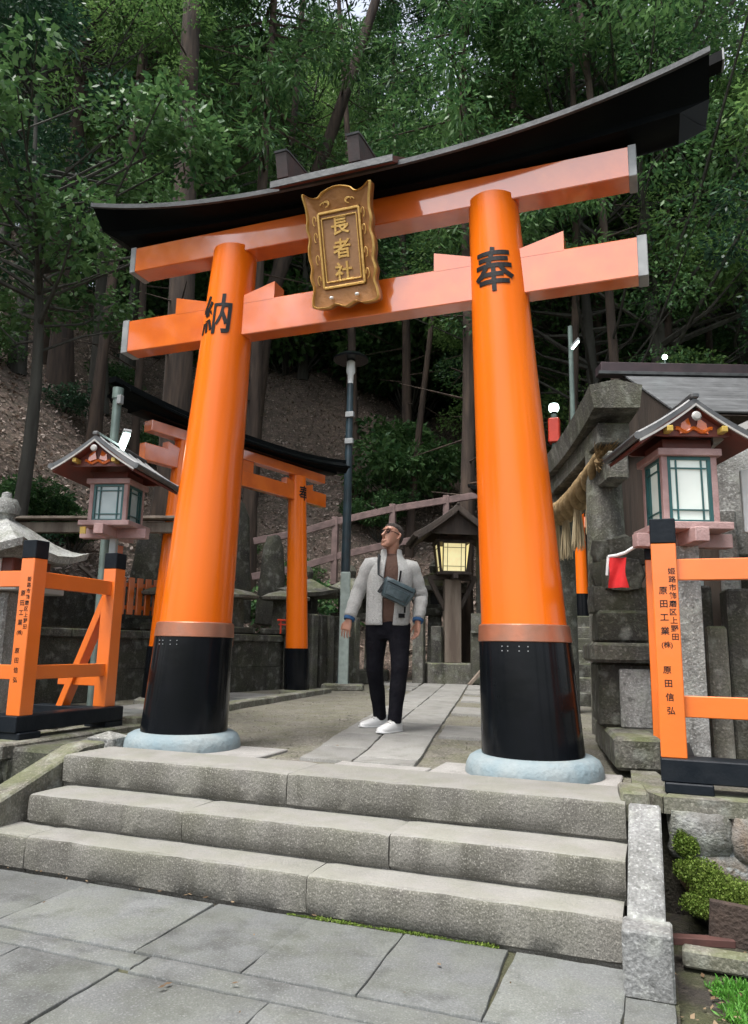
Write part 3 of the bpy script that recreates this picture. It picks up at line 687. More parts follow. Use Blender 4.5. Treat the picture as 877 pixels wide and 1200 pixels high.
for wd, y, d_ in ((.150, -.03, .016), (.128, -.026, .008)):
    h0, h1 = .355 - .250 * wd / .15 - .0, .355 + .250 * wd / .15
    mo = MB()
    for a, b in (((-wd, h0), (wd, h0)), ((wd, h0), (wd, h1)), ((wd, h1), (-wd, h1)), ((-wd, h1), (-wd, h0))):
        mo.bar((a[0], y, a[1]), (b[0] + (.0), y, b[1]), d_, .02, .003, (0, -1, 0))
    plx(mo).build('moulding', M['gold'], pl)
plx(MB().box((0, -.012, .355), (.295, .018, .49))).build('panel', M['plaquepanel'], pl)
for i, ch in enumerate('長者社'):
    g = glyphs(ch, .135, .008, .018); g.xf(Matrix.Translation((0.003, -.022, .355 + .155 - i * .155))); g.xf(TILT)
    link('character', sheet_mesh('character', g, M['gold']), pl)
# scrolls carved on the field
for sg in (-1, 1):
    for z, h in ((.655, 1), (.66, .7)):
        sc_ = MB(); sc_.tube([(sg * (.045 + .05 * h) + .03 * sg * math.cos(a) * h, -.04, z + .018 * math.sin(a)) for a in np.linspace(0, 4.4, 12)], .004, 5); plx(sc_).build('scroll', M['gold'], pl)
    for z in (.16, .30, .45, .56):
        sc_ = MB(); sc_.tube([(sg * (.178 + .012 * math.cos(a)), -.038, z + .032 * math.sin(a)) for a in np.linspace(-1.5, 3.2, 10)], .0038, 5); plx(sc_).build('scroll', M['gold'], pl)
    plx(MB().lathe([(.004, 0), (.013, 0), (.016, .01), (.010, .018)], 12, (sg * .095, 0, 0)).xf(Matrix.Translation((0, -.055, .022)))).build('stud', M['white'], pl)
plx(MB().bar((-.17, .035, .66), (.17, .035, .66), .03, .03)).build('hanger', M['black'], pl)
plx(MB().bar((0, .035, .66), (0, .13, .64), .03, .03)).build('hanger', M['black'], pl)

# smaller gate on the left, before the side altar
IG = RAD(76.2)
gate2 = thing('torii_gate', "smaller thin orange gate with black cap turned sideways before the stone altar on the left", 'shrine gate', (-3.03, 3.70, .0), IG)
torii(gate2, 1.20, 1.04, 3.05, .155, .125, .63, 1.66, 2.70, 2.90, .05, 1.60, 3.05, 3.18, .07, 2.02, 1.8, '納奉', .22, .18, 2.80, False, .14, .20, .8)
# ------------------------------------------------------------------ orange fences
PW = .122
def post(parent, x, y, z0=.16, z1=1.36, m='orange_rail'):
    p = MB().box((x, y, (z0 + z1 - .13) / 2), (PW, PW, z1 - .13 - z0), None, .004).build('post', M[m], parent)
    MB().box((x, y, z1 - .065), (PW + .004, PW + .004, .13), None, .005).build('post_cap', M['blackmat'], p)
    return p
def writing(parent, x, y, top, flip=0):
    """the donor's address and name brushed down the front of the post"""
    def put(s, px, z, size):
        g = glyphs(s, size, .0012, .012); g.xf(Matrix.Translation((px, y, z))); link('character', sheet_mesh('character', g, M['ink']), parent)
    z = top
    for i, ch in enumerate('姫路市飾磨区上野田'): put(ch, x + .033 + .002 * math.sin(i), z - i * .0418, .037)
    z = top - .10
    for i, ch in enumerate(['原', '田', '工', '業']): put(ch, x - .012, z - i * .068, .043)
    put('(株)', x - .006, z - 4 * .068 - .004, .034)
    for i, ch in enumerate('原田信弘'): put(ch, x - .012 + .003 * i, z - .40 - i * .066, .041)
def rail(parent, a, b, z0, z1, th=.052):
    MB().bar((a[0], a[1], (z0 + z1) / 2), (b[0], b[1], (z0 + z1) / 2), th, z1 - z0, .004).build('rail', M['orange_rail'], parent)

fr_ = thing('fence', "orange railed fence with large brushed writing on its post at the photo's right edge", 'fence', (1.96, -.39, 0))
def L0(o, pts): return [(p[0] - o[0], p[1] - o[1]) for p in pts]
C0 = (1.96, -.39)
def bb(x, y, z, sx, sy, sz, nm='base_beam', par=fr_, c0=C0): return MB().box((x - c0[0], y - c0[1], z), (sx, sy, sz), None, .006).build(nm, M['blackmat'], par)
bb(2.98, -.40, .105, 2.17, .17, .11); bb(1.985, .12, .103, .15, .86, .112); bb(2.02, -.40, .024, .22, .19, .052, 'foot'); bb(3.2, -.40, .024, .22, .19, .052, 'foot'); bb(1.985, .46, .024, .17, .16, .052, 'foot')
p = post(fr_, 0, 0); writing(p, 0, -PW / 2, 1.085)
post(fr_, 1.05, 0); post(fr_, 1.95, 0); post(fr_, -.035, .81, .16, 1.37)
for z0, z1 in ((1.04, 1.15), (.355, .46)):
    rail(fr_, (.055, .0), (1.0, .0), z0, z1); rail(fr_, (1.10, 0), (1.9, 0), z0, z1); rail(fr_, (-.01, .055), (-.03, .76), z0, z1)
MB().box((-.02, -.455 + .39 - .022, .135), (.05, .004, .012)).build('label_plate', M['endcap'], fr_)

C1 = (-2.255, -.44)
fl = thing('fence', "orange railed fence with a slanted brace at the photo's left edge beside the steps", 'fence', (C1[0], C1[1], 0))
b1 = bb(-2.27, .02, .105, .17, 1.10, .11, 'base_beam', fl, C1); b1.rotation_euler.z = 0
bb(-3.30, -.45, .103, 1.88, .17, .112, 'base_beam', fl, C1); bb(-2.30, .48, .024, .22, .2, .052, 'foot', fl, C1); bb(-2.26, -.42, .024, .2, .2, .052, 'foot', fl, C1)
bb(-2.68, .47, .10, .62, .12, .10, 'foot_beam', fl, C1)
p = post(fl, 0, 0, .16, 1.38); writing(p, -.004, -PW / 2, 1.10)
post(fl, -.045, .905, .16, 1.40); post(fl, -1.05, -.02, .16, 1.38)
for z0, z1 in ((1.05, 1.165), (.40, .50)):
    rail(fl, (-.005, .055), (-.04, .85), z0, z1); rail(fl, (-.055, 0), (-1.0, -.02), z0, z1)
MB().bar((-.075, .905, 1.07), (-.47, .905, .13), .062, .10, .004, (0, 1, 0)).build('brace', M['orange_rail'], fl)
MB().bar((-.52, .905, .36), (.0, .905, .36), .05, .085, .004).build('tie', M['orange_rail'], fl)

# ------------------------------------------------------------------ lanterns
def gable_roof(parent, hw, hd, zpk, drop, th, m, mtrim, mridge, battens=6):
    N_ = 12
    zf = lambda s: zpk - drop * (1.22 * abs(s) - .22 * s * s)
    S = np.linspace(-1, 1, 2 * N_ + 1)
    top = [(hw * s, zf(s)) for s in S]; bot = [(hw * s * .985, zf(s) - th) for s in S]
    # each side of the roof is a sheet; the joints between the metal sheets are standing seams
    rings = []
    for y in (-hd, hd): rings.append([(x, y, z) for x, z in top] + [(x, y, z) for x, z in reversed(bot)])
    roof = MB().loft(rings).build('roof', m, parent, 40)
    for sg in (-1, 1):
        for k in range(battens):
            y = -hd + .03 + (2 * hd - .06) * k / (battens - 1)
            MB().tube([(sg * hw * s * 1.002, y, zf(s) + .004) for s in np.linspace(.02, 1.0, 7)], .011, 6).build('seam', m, roof)
        MB().tube([(sg * hw * 1.0, -hd - .005, zf(1) - th * .4), (sg * hw * 1.0, hd + .005, zf(1) - th * .4)], th * .62, 8).build('eave_roll', m, roof)
    for y in (-hd - .006, hd + .006):                          # verge boards under a pale lip
        v = MB(); v.loft([[(x * .97, y - .008, z - th * .98), (x * .97, y + .008, z - th * .98), (x * .97, y + .008, z - th * 1.35), (x * .97, y - .008, z - th * 1.35)] for x, z in top]); v.build('verge_trim', mtrim, roof)
    MB().box((0, 0, zpk + .012), (.05, 2 * hd + .03, .035), None, .01).build('ridge', mridge, roof)
    return roof, zf
def lantern(root, z0, zt, bw, tw, hw, hd, drop, wood, frame, pane, roofm, trim, ornament, postw, post_m, zbase=0.0, dark=False):
    """box lantern: post, crossed brackets, box of four windows, curved gable roof"""
    MB().box((0, 0, (zbase + z0 - .12) / 2), (postw, postw * .8, z0 - .12 - zbase), None, .006).build('post', post_m, root)
    MB().box((0, 0, z0 - .085), (bw * 1.75, .085, .085), None, .004).build('bracket', wood, root)
    MB().box((0, 0, z0 - .082), (.085, bw * 1.75, .085), None, .004).build('bracket', wood, root)
    MB().box((0, 0, z0 - .02), (bw + .11, bw + .11, .045), None, .005).build('sill', wood, root)
    if not dark:
        for sx, sy in ((-1, -1), (1, -1)):
            MB().box((sx * .0 + 0, sy * 0, 0), (.05, .012, .06)).build('tag_plate', M['yellowtag'], root, 35, (-bw * .52, -bw * .62, z0 - .085)) if sx < 0 else None
    h = zt - z0
    for sx in (-1, 1):
        for sy in (-1, 1):
            MB().bar((sx * (bw / 2 - .018), sy * (bw / 2 - .018), z0), (sx * (tw / 2 - .018), sy * (tw / 2 - .018), zt), .036, .036, .003, (0, 1, 0)).build('corner_post', wood, root)
    MB().box((0, 0, zt + .02), (tw + .05, tw + .05, .045), None, .004).build('head_rail', wood, root)
    MB().box((0, 0, zt + .075), (tw * .9, tw * .9, .07), None, .004).build('frieze', M['redbrown'] if not dark else wood, root)
    slope = (tw - bw) / 2 / h
    for k in range(4):
        R_ = Matrix.Rotation(k * math.pi / 2, 4, 'Z'); sh = Matrix(((1, 0, 0, 0), (0, 1, -slope, slope * z0), (0, 0, 1, 0), (0, 0, 0, 1)))
        a = bw / 2 - .036; y = -bw / 2 + .014; e = .020
        f = MB()
        for c_, s_ in (((0, y, z0 + e / 2 + .002), (2 * a, .018, e)), ((0, y, zt - e / 2 - .002), (2 * a, .018, e)), ((-a + e / 2, y, (z0 + zt) / 2), (e, .0178, h - .006 - 2 * e)), ((a - e / 2, y, (z0 + zt) / 2), (e, .0178, h - .006 - 2 * e))): f.box(c_, s_)
        win = f.xf(sh).xf(R_).build('window', frame, root)
        for c_, s_ in (((-a * .58, y, (z0 + zt) / 2), (.008, .012, h - .05)), ((a * .58, y, (z0 + zt) / 2), (.008, .012, h - .05)), ((0, y, z0 + h * .20), (2 * a - .05, .0115, .008)), ((0, y, z0 + h * .82), (2 * a - .05, .0115, .008))):
            MB().box(c_, s_).xf(sh).xf(R_).build('muntin', frame, win)
        MB().box((0, y + .010, (z0 + zt) / 2), (2 * a - .01, .004, h - .02)).xf(sh).xf(R_).build('pane', pane, win)
    zpk = zt + .10 + drop
    roof, zf = gable_roof(root, hw, hd, zpk, drop, .045 * (hw / .41), roofm, trim, roofm)
    th = .045 * (hw / .41)
    for y in (-hd * .80, hd * .80):                            # gable boards under the roof
        S = np.linspace(-.66, .66, 9)
        pts = [(hw * s, y, zf(s) - th * 1.45) for s in S] + [(.60 * tw, y, zt + .10), (-.60 * tw, y, zt + .10)]
        MB().prism(pts, (0, -.012, 0), (0, .012, 0)).build('gable_board', M['redbrown'] if not dark else wood, root)
    for sg in (-1, 1):
        MB().prism([(sg * .02, -hd, 0), (sg * hw * .95, -hd, zf(.95) - zf(0)), (sg * hw * .95, hd, zf(.95) - zf(0)), (sg * .02, hd, 0)], (0, 0, zf(0) - th * 1.9), (0, 0, zf(0) - th * 1.25)).build('soffit', M['redbrown'] if not dark else wood, root)
    if ornament:
        y = -hd * .80 - .016
        MB().lathe([(.0, -.015), (.022, -.015), (.030, 0), (.02, .010), (.0, .012)], 10).xf(Matrix.Rotation(RAD(90), 4, 'X')).xf(Matrix.Translation((0, -hd - .012, zpk - .118))).build('crest', M['ltrim'], root)
        for sg in (-1, 1):
            MB().prism([(sg * .012, y, zpk - .19), (sg * .085, y, zpk - .215), (sg * .075, y, zpk - .15), (sg * .03, y, zpk - .115)], (0, -.01, 0), (0, .0, 0)).build('gable_ornament', M['vermilion'], root)
            MB().box((sg * hw * .46, -hd * .9, zf(.46) - th * 2.1), (.036, .10, .036), None, .004).build('purlin_end', M['yellowtag'], root)
        o_ = MB(); o_.tube([(x, y - .004, zt + .135 + .012 * math.cos(x * 60)) for x in np.linspace(-.11, .11, 15)], .012, 6); o_.build('gable_ornament', M['vermilion'], root)
    return zpk
lr = thing('lantern', "pink wooden box lantern with lit white windows behind the right fence", 'lantern', (2.085, .36, 0), RAD(20))
lantern(lr, 1.435, 1.85, .335, .335, .35, .30, .225, M['pinkwood'], M['greenframe'], M['glass_lit'], M['lroof'], M['ltrim'], True, .15, M['palestone'])
ll = thing('lantern', "pink wooden box lantern with unlit bluish windows behind the left fence", 'lantern', (-2.50, .66, 0), RAD(14))
lantern(ll, 1.69, 2.02, .345, .345, .37, .48, .25, M['pinkwood'], M['greenframe'], M['glass_day'], M['lroof'], M['ltrim'], True, .062, M['polepaint'])
fld = thing('floodlight', "small switched-on floodlight perched on the roof ridge of the left lantern", 'floodlight', (-2.44, .60, 2.40), RAD(-35))
MB().bar((-.05, 0, -.02), (.13, 0, .10), .07, .03, .004).build('lamp_head', M['endcap'], fld); MB().bar((-.04, -.004, -.04), (.12, -.004, .067), .06, .01).build('lamp_glass', M['lamp'], fld)
lm = thing('lantern', "dark old wooden lantern with warm yellow panes at the back of the path", 'lantern', (-1.50, 8.55, 0), RAD(24))
MB().box((0, 0, .22), (.98, .9, .40), None, .02).build('plinth', M['oldstone'], lm)
lantern(lm, 2.02, 2.56, .50, .62, .74, .70, .52, M['darkwood'], M['darkwood'], M['glass_warm'], M['darkwood'], M['darkwood'], False, .30, M['greywood'], .42, True)
for sg in (-1, 1): MB().bar((sg * .12, 0, 1.35), (sg * .40, 0, 1.9), .10, .08, .004).build('brace', M['darkwood'], lm)
lb = tag(MB().bar((0, 0, 0), (.42, .2, .52), .10, .05, .006).build('leaning_plank', M['greywood'], None, 35, (-1.05, 7.95, .07)), "short grey plank leaning against the plinth of the yellow lit lantern", 'plank')

# ------------------------------------------------------------------ posts and lamps
gp = thing('utility_pole', "tall grey green metal pole rising behind the left lantern", 'pole', (-2.93, 1.05, 0))
MB().tube([(0, 0, -.1), (.0, 0, 3.1)], .042, 14).build('shaft', M['greenmetal'], gp); MB().tube([(0, 0, 3.02), (0, 0, 3.13)], .052, 14).build('cap', M['greenmetal'], gp)
MB().box((.05, -.02, 3.0), (.05, .05, .09), None, .005).build('bracket', M['endcap'], gp)
lp = thing('lamp_post', "slim dark teal lamp post with a round black hat behind the walking man", 'lamp post', (-2.60, 6.15, .04))
MB().tube([(0, 0, 0), (0, 0, 2.3), (0, 0, 4.9)], [.088, .072, .052], 14).build('shaft', M['darkpole'], lp)
MB().lathe([(.10, 0), (.13, .05), (.09, .12), (.085, .5)], 14).build('base', M['darkpole'], lp)
MB().lathe([(.045, 4.9), (.05, 5.05), (.075, 5.1), (.07, 5.28), (.02, 5.32)], 14).build('lamp', M['white'], lp)
MB().lathe([(.29, 5.30), (.30, 5.33), (.20, 5.40), (.05, 5.46), (.0, 5.47)], 24).build('hat', M['black'], lp)
for z in (3.9, 4.35): MB().box((.03, -.06, z), (.14, .06, .09), None, .005).build('clamp', M['endcap'], lp)
pbd = thing('marker_post', "narrow pale green board standing at the foot of the dark lamp post", 'marker', (-2.50, 5.92, .04), .3)
MB().box((0, 0, .9), (.15, .07, 1.72), None, .01).build('board', M['paleboard'], pbd); MB().box((0, 0, .03), (.62, .35, .10), None, .02).build('base_stone', M['kerb'], pbd)
for i, (x, y, z, h_, lab) in enumerate(((.69, 8.95, .0, 6.7, "thin grey street lamp pole with side lamp between the right pillar and the roof"),)):
    t_ = thing('street_lamp', lab, 'street lamp', (x, y, ground_z(x, y)))
    h_ -= ground_z(x, y)
    MB().tube([(0, 0, 0), (0, 0, h_)], .045, 10).build('shaft', M['greenmetal'], t_); MB().bar((.0, 0, h_ - .45), (.16, .0, h_ - .27), .09, .05, .006).build('lamp_head', M['endcap'], t_)
    MB().bar((.02, -.01, h_ - .47), (.15, -.01, h_ - .32), .07, .02).build('lamp_glass', M['lamp'], t_)
gl = thing('lantern_post', "glowing round lamp on a red box far behind the right pillar", 'lamp', (.25, 9.84, ground_z(.25, 9.84)))
hz = 5.42 - ground_z(.25, 9.84)
MB().tube([(0, 0, 0), (0, 0, hz - .05)], .06, 8).build('shaft', M['greenmetal'], gl); MB().box((0, 0, hz - .48), (.22, .22, .5), None, .02).build('box', M['red'], gl)
MB().rock((0, 0, hz), (.16, .16, .18), 1, .0, 2, .0).build('globe', M['lamp'], gl); MB().lathe([(.05, hz + .07), (.09, hz + .075), (.03, hz + .12), (0, hz + .125)], 12).build('cap', M['black'], gl); MB().lathe([(.05, hz - .16), (.07, hz - .10), (.05, hz - .07)], 12).build('collar', M['black'], gl)

# ------------------------------------------------------------------ altar and stones on the left
def A(x, y, z=0.0):
    c, s = math.cos(IG), math.sin(IG); return (-3.03 + x * c - y * s, 3.70 + x * s + y * c, z)
aw = thing('stone_wall', "dark mossy stone terrace wall with a pale ledge behind the smaller orange gate", 'wall', A(-.4, .75), IG)
rr = random.Random(9); k = 0
for z0, z1 in ((0, .36), (.363, .715)):
    x = -3.6 + (0 if z0 == 0 else .2)
    while x < 2.35:
        wd = min(rr.uniform(.45, .8), 2.6 - x); k += 1
        MB().rock((x + wd / 2, .2, (z0 + z1) / 2), (wd * .995, .42, z1 - z0), 200 + k, .03, 3, .985).build('wall_stone', M['darkstone'], aw, 50); x += wd
x = -3.6
while x < 2.4:
    wd = rr.uniform(.8, 1.2); MB().box((x + wd / 2, .22, .765), (wd - .008, .54, .10), None, .014).build('ledge_stone', M['oldstone'], aw); x += wd
MB().box((-.5, .95, .80), (6.3, 1.1, .10)).build('terrace_top', M['darksoil'], aw)
x = -3.6
while x < 2.3:
    wd = rr.uniform(.5, .9); MB().rock((x + wd / 2, 1.55, 1.15), (wd, .4, .62), 240 + int(x * 10), .04, 2, .96).build('wall_stone', M['darkstone'], aw, 50); x += wd
def stone_altar(x, y, z, w_, lab, h_=.62):
    t = thing('stone_altar', lab, 'stone altar', A(x, y, z), IG + .1)
    MB().box((0, 0, h_ * .42), (w_ * .42, w_ * .42, h_ * .84), None, .02, (.9, .9)).build('pedestal', M['oldstone'], t)
    MB().box((0, 0, .04), (w_ * .8, w_ * .7, .10), None, .02).build('base', M['darkstone'], t)
    m_ = MB(); m_.lathe([(w_ * .56, h_ * .80), (w_ * .58, h_ * .86), (w_ * .40, h_ * .95), (w_ * .12, h_ * 1.02), (0.0, h_ * 1.03)], 8); m_.xf(Matrix.Rotation(.39, 4, 'Z')); m_.build('cap_stone', M['kerb'], t, 20)
stone_altar(.85, 1.0, .83, .72, "small stone altar with a mossy flat cap between the large and smaller orange gates")
stone_altar(1.9, .9, .83, .70, "small stone altar with a mossy cap right of the smaller gate's right pillar", .66)
stone_altar(-.50, .78, .83, .60, "mossy capped stone altar just right of the left lantern post", .55)
def monument(x, y, z, w_, d_, h_, seed, lab, m='darkstone', tw=.55):
    mb_ = MB(); rings = []; rs = random.Random(seed)
    for i in range(9):
        t = i / 8; wv = w_ * (1 - (1 - tw) * t ** 1.5) * (1 if t < .95 else .55); rings.append([Vector((wv / 2 * math.copysign(abs(math.cos(a)) ** .6, math.cos(a)) * (1 + .12 * noise.noise(Vector((a * 1.3, t * 3, seed)))), d_ / 2 * math.copysign(abs(math.sin(a)) ** .6, math.sin(a)), t * h_ + .05 * noise.noise(Vector((a, t * 2, seed + 5))))) for a in np.linspace(0, 2 * math.pi, 16, endpoint=False)])
    o = mb_.loft(rings).build('stone_monument', M[m], None, 40, A(x, y, z)); o.rotation_euler.z = IG - .35
    return tag(o, lab, 'monument')
monument(1.35, 1.5, 1.0, .62, .3, 1.85, 3, "tall pointed dark standing stone behind the smaller gate's right pillar")
monument(.70, 1.7, 1.0, .42, .26, 1.30, 4, "medium rough standing stone in the gap right of the large left pillar")
monument(2.25, 1.5, 1.0, .50, .28, 1.45, 5, "dark rounded standing stone between the smaller gate and the lamp post")
monument(-.2, 1.6, 1.0, .5, .3, 1.2, 6, "low dark standing stone behind the large left pillar")
# little red picket fence on the terrace
rf = thing('picket_fence', "row of small bright red pickets on the stone terrace right of the left lantern", 'fence', A(-.52, .98, 1.02), IG)
for i in range(9): MB().box((-.52 + i * .13, 0, .22), (.085, .03, .46), None, .006).build('picket', M['orange_rail'], rf)
for z in (.08, .36): MB().box((0, .03, z), (1.15, .03, .05)).build('rail', M['orange_rail'], rf)
MB().box((.62, 0, .35), (.08, .08, .95), None, .005).build('post', M['orange_rail'], rf); MB().box((-.62, 0, .35), (.08, .08, .95), None, .005).build('post', M['orange_rail'], rf)
rp = tag(MB().box((0, 0, .32), (.09, .09, .64), None, .006).build('red_post', M['orange_rail'], None, 35, A(.66, .85, .83)), "short red orange post peeking out right of the large left pillar", 'post')
rc = tag(MB().rock((0, 0, 0), (.26, .12, .20), 3, .2, 2, .3).build('red_bib', M['redcloth'], None, 60, A(.86, 1.15, 1.62)), "scrap of red cloth on a stone just right of the large left pillar", 'cloth')
def mini_torii(x, y, z, s, lab):
    t = thing('miniature_gate', lab, 'miniature gate', A(x, y, z), IG - .6)
    for sg in (-1, 1): MB().box((sg * .09 * s, 0, .12 * s), (.025 * s, .025 * s, .24 * s)).build('leg', M['red'], t)
    MB().box((0, 0, .17 * s), (.26 * s, .02 * s, .025 * s)).build('tie_beam', M['red'], t); MB().box((0, 0, .25 * s), (.32 * s, .03 * s, .035 * s), None, .004).build('lintel', M['red'], t)
mini_torii(2.1, .78, 1.52, .8, "tiny red votive gate on the mossy capped altar right of the smaller gate")
mini_torii(1.62, .62, .84, .8, "tiny red votive gate low on the ledge beside the smaller gate's right pillar")
# low stone fence between the smaller gate and the lamp post
for i in range(8):
    o = MB().box((0, 0, .58), (.17, .15, 1.16), None, .02, (.94, .94)).build('stone_post', M['oldstone'] if i % 3 else M['darkstone'], None, 35, A(1.75 + i * .24, .62 + .03 * math.sin(i * 2), 0)); o.rotation_euler.z = IG + .05 * math.sin(i)
    tag(o, "dark stone fence post in the row between the smaller gate and the lamp post", 'stone post', 'dark stone posts behind the lamp post')
for i, (x, y, h_, lab) in enumerate(((-1.95, 8.0, 1.2, "pale greenish stone post just right of the walking man's arm"), (-1.72, 8.35, 1.0, "shorter stone post immediately left of the yellow lit lantern's column"), (-2.3, 7.9, 1.15, "stone post half hidden behind the walking man's right leg"), (-1.02, 8.9, 2.6, "tall stone pillar at the right of the yellow lit lantern"))):
    tag(MB().box((0, 0, h_ / 2), (.20, .18, h_), None, .015, (.94, .94)).build('stone_post', M['oldstone'], None, 35, (x, y, .06)), lab, 'stone post')
tag(MB().rock((0, 0, .16), (.5, .4, .34), 8, .12, 2, .8).build('boulder', M['oldstone'], None, 60, (-.80, 8.3, .95)), "grey block of stone between the yellow lit lantern and the large right pillar", 'stone')
tag(MB().box((0, 0, .47), (.55, .4, .94), None, .03).build('stone_block', M['darkstone'], None, 35, (-.80, 8.35, .06)), "dark square stone block under the grey stone beside the large right pillar", 'stone block')
# stone lanterns crowding the middle distance
def stone_lantern(x, y, z, h_, rz, lab, m='darkstone'):
    t = thing('stone_lantern', lab, 'stone lantern', (x, y, z), rz); k = h_ / 2.0
    MB().box((0, 0, .09 * k), (.62 * k, .62 * k, .20 * k), None, .02).build('base', M[m], t)
    MB().box((0, 0, .62 * k), (.26 * k, .26 * k, .90 * k), None, .02, (.85, .85)).build('shaft', M[m], t)
    MB().box((0, 0, 1.11 * k), (.50 * k, .50 * k, .12 * k), None, .02, (1.12, 1.12)).build('platform', M[m], t)
    fb = MB().box((0, 0, 1.33 * k), (.34 * k, .34 * k, .32 * k), None, .01).build('fire_box', M[m], t)
    for a_ in range(4): MB().box((0, -.17 * k, 1.33 * k), (.15 * k, .02, .19 * k)).xf(Matrix.Rotation(a_ * math.pi / 2, 4, 'Z')).build('opening_shade', M['ink'], fb)  # black plate painted as the shade inside the fire box
    rings = []
    for tt in np.linspace(0, 1, 6):
        wv = (.46 * (1 - tt) ** .8 + .06) * k; zz = (1.50 + .27 * tt ** 1.5) * k
        rings.append([(wv * a_, wv * b_, zz + .07 * k * (abs(a_ * b_)) ** 2 * (1 - tt) ** 2) for a_, b_ in [(-1, -1), (-.5, -1), (0, -1), (.5, -1), (1, -1), (1, -.5), (1, 0), (1, .5), (1, 1), (.5, 1), (0, 1), (-.5, 1), (-1, 1), (-1, .5), (-1, 0), (-1, -.5)]])
    MB().loft([[(a_ * .96, b_ * .96, c_ - .06 * k) for a_, b_, c_ in rings[0]]] + rings).build('roof', M['kerb' if m != 'darkstone' else 'oldstone'], t, 40)
    MB().lathe([(.07 * k, 1.75 * k), (.09 * k, 1.82 * k), (.10 * k, 1.88 * k), (.05 * k, 1.97 * k), (0, 2.0 * k)], 10).build('finial', M[m], t)
for x_, y_, z_, h_, rz_, lab in ((*A(2.75, 1.15, .05), 1.95, .4, "dark stone lantern behind the row of stone posts left of the lamp post"), (*A(3.7, .95, .05), 2.05, .7, "dark stone lantern just right of the lamp post behind the walking man"),
    (-2.05, 9.35, .08, 2.3, .3, "stone lantern behind the yellow lit lantern's left side"), (-.55, 9.7, .08, 2.5, .2, "stone lantern half hidden by the large right pillar behind the yellow lit lantern"), (*A(-2.7, 1.0, .83), 1.25, .1, "small stone lantern on the terrace behind the left fence"), (*A(4.9, 1.3, .05), 2.1, .3, "stone lantern deep behind the walking man's shoulder")):
    stone_lantern(x_, y_, z_, h_, rz_, lab)
# small roofed shrine at the left edge
hs_ = thing('small_shrine', "small shrine with a pale curved stone roof and round finial behind the left fence", 'shrine', (-4.04, .88, -.14), RAD(14))
MB().box((0, 0, .66), (.62, .6, 1.20), None, .02).build('base_panel', M['palestone'], hs_); MB().box((0, 0, 1.29), (.92, .84, .06), None, .008).build('sill', M['ltrim'], hs_)
MB().box((0, 0, 1.46), (.70, .64, .30), None, .01).build('body', M['redbrown'], hs_)
for i in range(5): MB().box((-.27 + i * .07, -.33, 1.46), (.045, .02, .22), None, .004).build('lattice_panel', M['white'], hs_)
MB().box((.20, -.33, 1.44), (.08, .016, .24)).build('paper_notice', M['white'], hs_)
N_ = 9; rings = []
for i, t in enumerate(np.linspace(0, 1, 8)):
    s_ = 1 - t; zz = 1.62 + .36 * (t ** 1.6) ; ww = .53 * s_ ** .8 + .07
    rings.append([(ww * cx_, ww * cy_, zz + .10 * (abs(cx_) * abs(cy_)) ** 2 * s_ ** 2) for cx_, cy_ in [(-1, -1), (-.5, -1), (0, -1), (.5, -1), (1, -1), (1, -.5), (1, 0), (1, .5), (1, 1), (.5, 1), (0, 1), (-.5, 1), (-1, 1), (-1, .5), (-1, 0), (-1, -.5)]])
low = [(x * .97, y * .97, z - .07) for x, y, z in rings[0]]
MB().loft([low] + rings).build('roof', M['palestone'], hs_, 40)
MB().lathe([(.10, 1.96), (.10, 2.02), (.13, 2.03), (.14, 2.10), (.10, 2.18), (.05, 2.19), (.045, 2.24), (.0, 2.26)], 14).build('finial', M['palestone'], hs_)
m = MB(); gb = [(-.30, -.60, 1.62), (.30, -.60, 1.62), (.16, -.60, 1.73), (0, -.60, 1.82), (-.16, -.60, 1.73)]
m.prism(gb, (0, -.01, 0), (0, .3, 0)); m.build('gable', M['palestone'], hs_)
wbm = thing('wood_canopy', "low weathered wooden canopy beam behind the small shrine roof", 'canopy', (-4.4, 2.6, 0), RAD(14))
for x in (-.9, .9): MB().box((x, 0, 1.0), (.12, .12, 2.0), None, .01).build('post', M['redbrown'], wbm)
for i in range(6): MB().bar((-1.4, -.55 + i * .2, 2.06 + .035 * i), (1.4, -.55 + i * .2, 2.06 + .035 * i), .19, .03, .004).build('plank', M['greywood'], wbm)
MB().box((0, -.5, 1.96), (2.6, .09, .12), None, .006).build('beam', M['greywood'], wbm)

# ------------------------------------------------------------------ stair rail behind
hr = thing('handrail', "faded pink wooden handrail climbing to the right behind the lamp post", 'handrail', (-3.75, 8.3, 0), 0)
pts = [(-5.2, 7.75, 2.62), (-4.4, 8.05, 2.80), (-3.75, 8.31, 3.03), (-2.73, 8.72, 3.31), (-1.75, 9.08, 3.50), (-.75, 9.45, 3.70)]
H = Vector((-3.75, 8.3, 0))
for a, b in zip(pts, pts[1:]):
    for dz in (0, -.68): MB().bar(Vector(a) - H + Vector((0, 0, dz)), Vector(b) - H + Vector((0, 0, dz)), .07, .13, .006).build('rail', M['railpink'], hr)
for p in pts[1:]: MB().box((p[0] - H.x, p[1] - H.y + .02, p[2] - .55), (.12, .10, 1.3), None, .006).build('post', M['railpink'], hr)

# ------------------------------------------------------------------ right side: stone gate, rope, altar, building
sg_ = thing('stone_gate', "weathered grey stone gate turned sideways behind the right pillar carrying the straw rope", 'stone gate', (1.27, 3.05, 0), math.atan2(1.70, -.54))
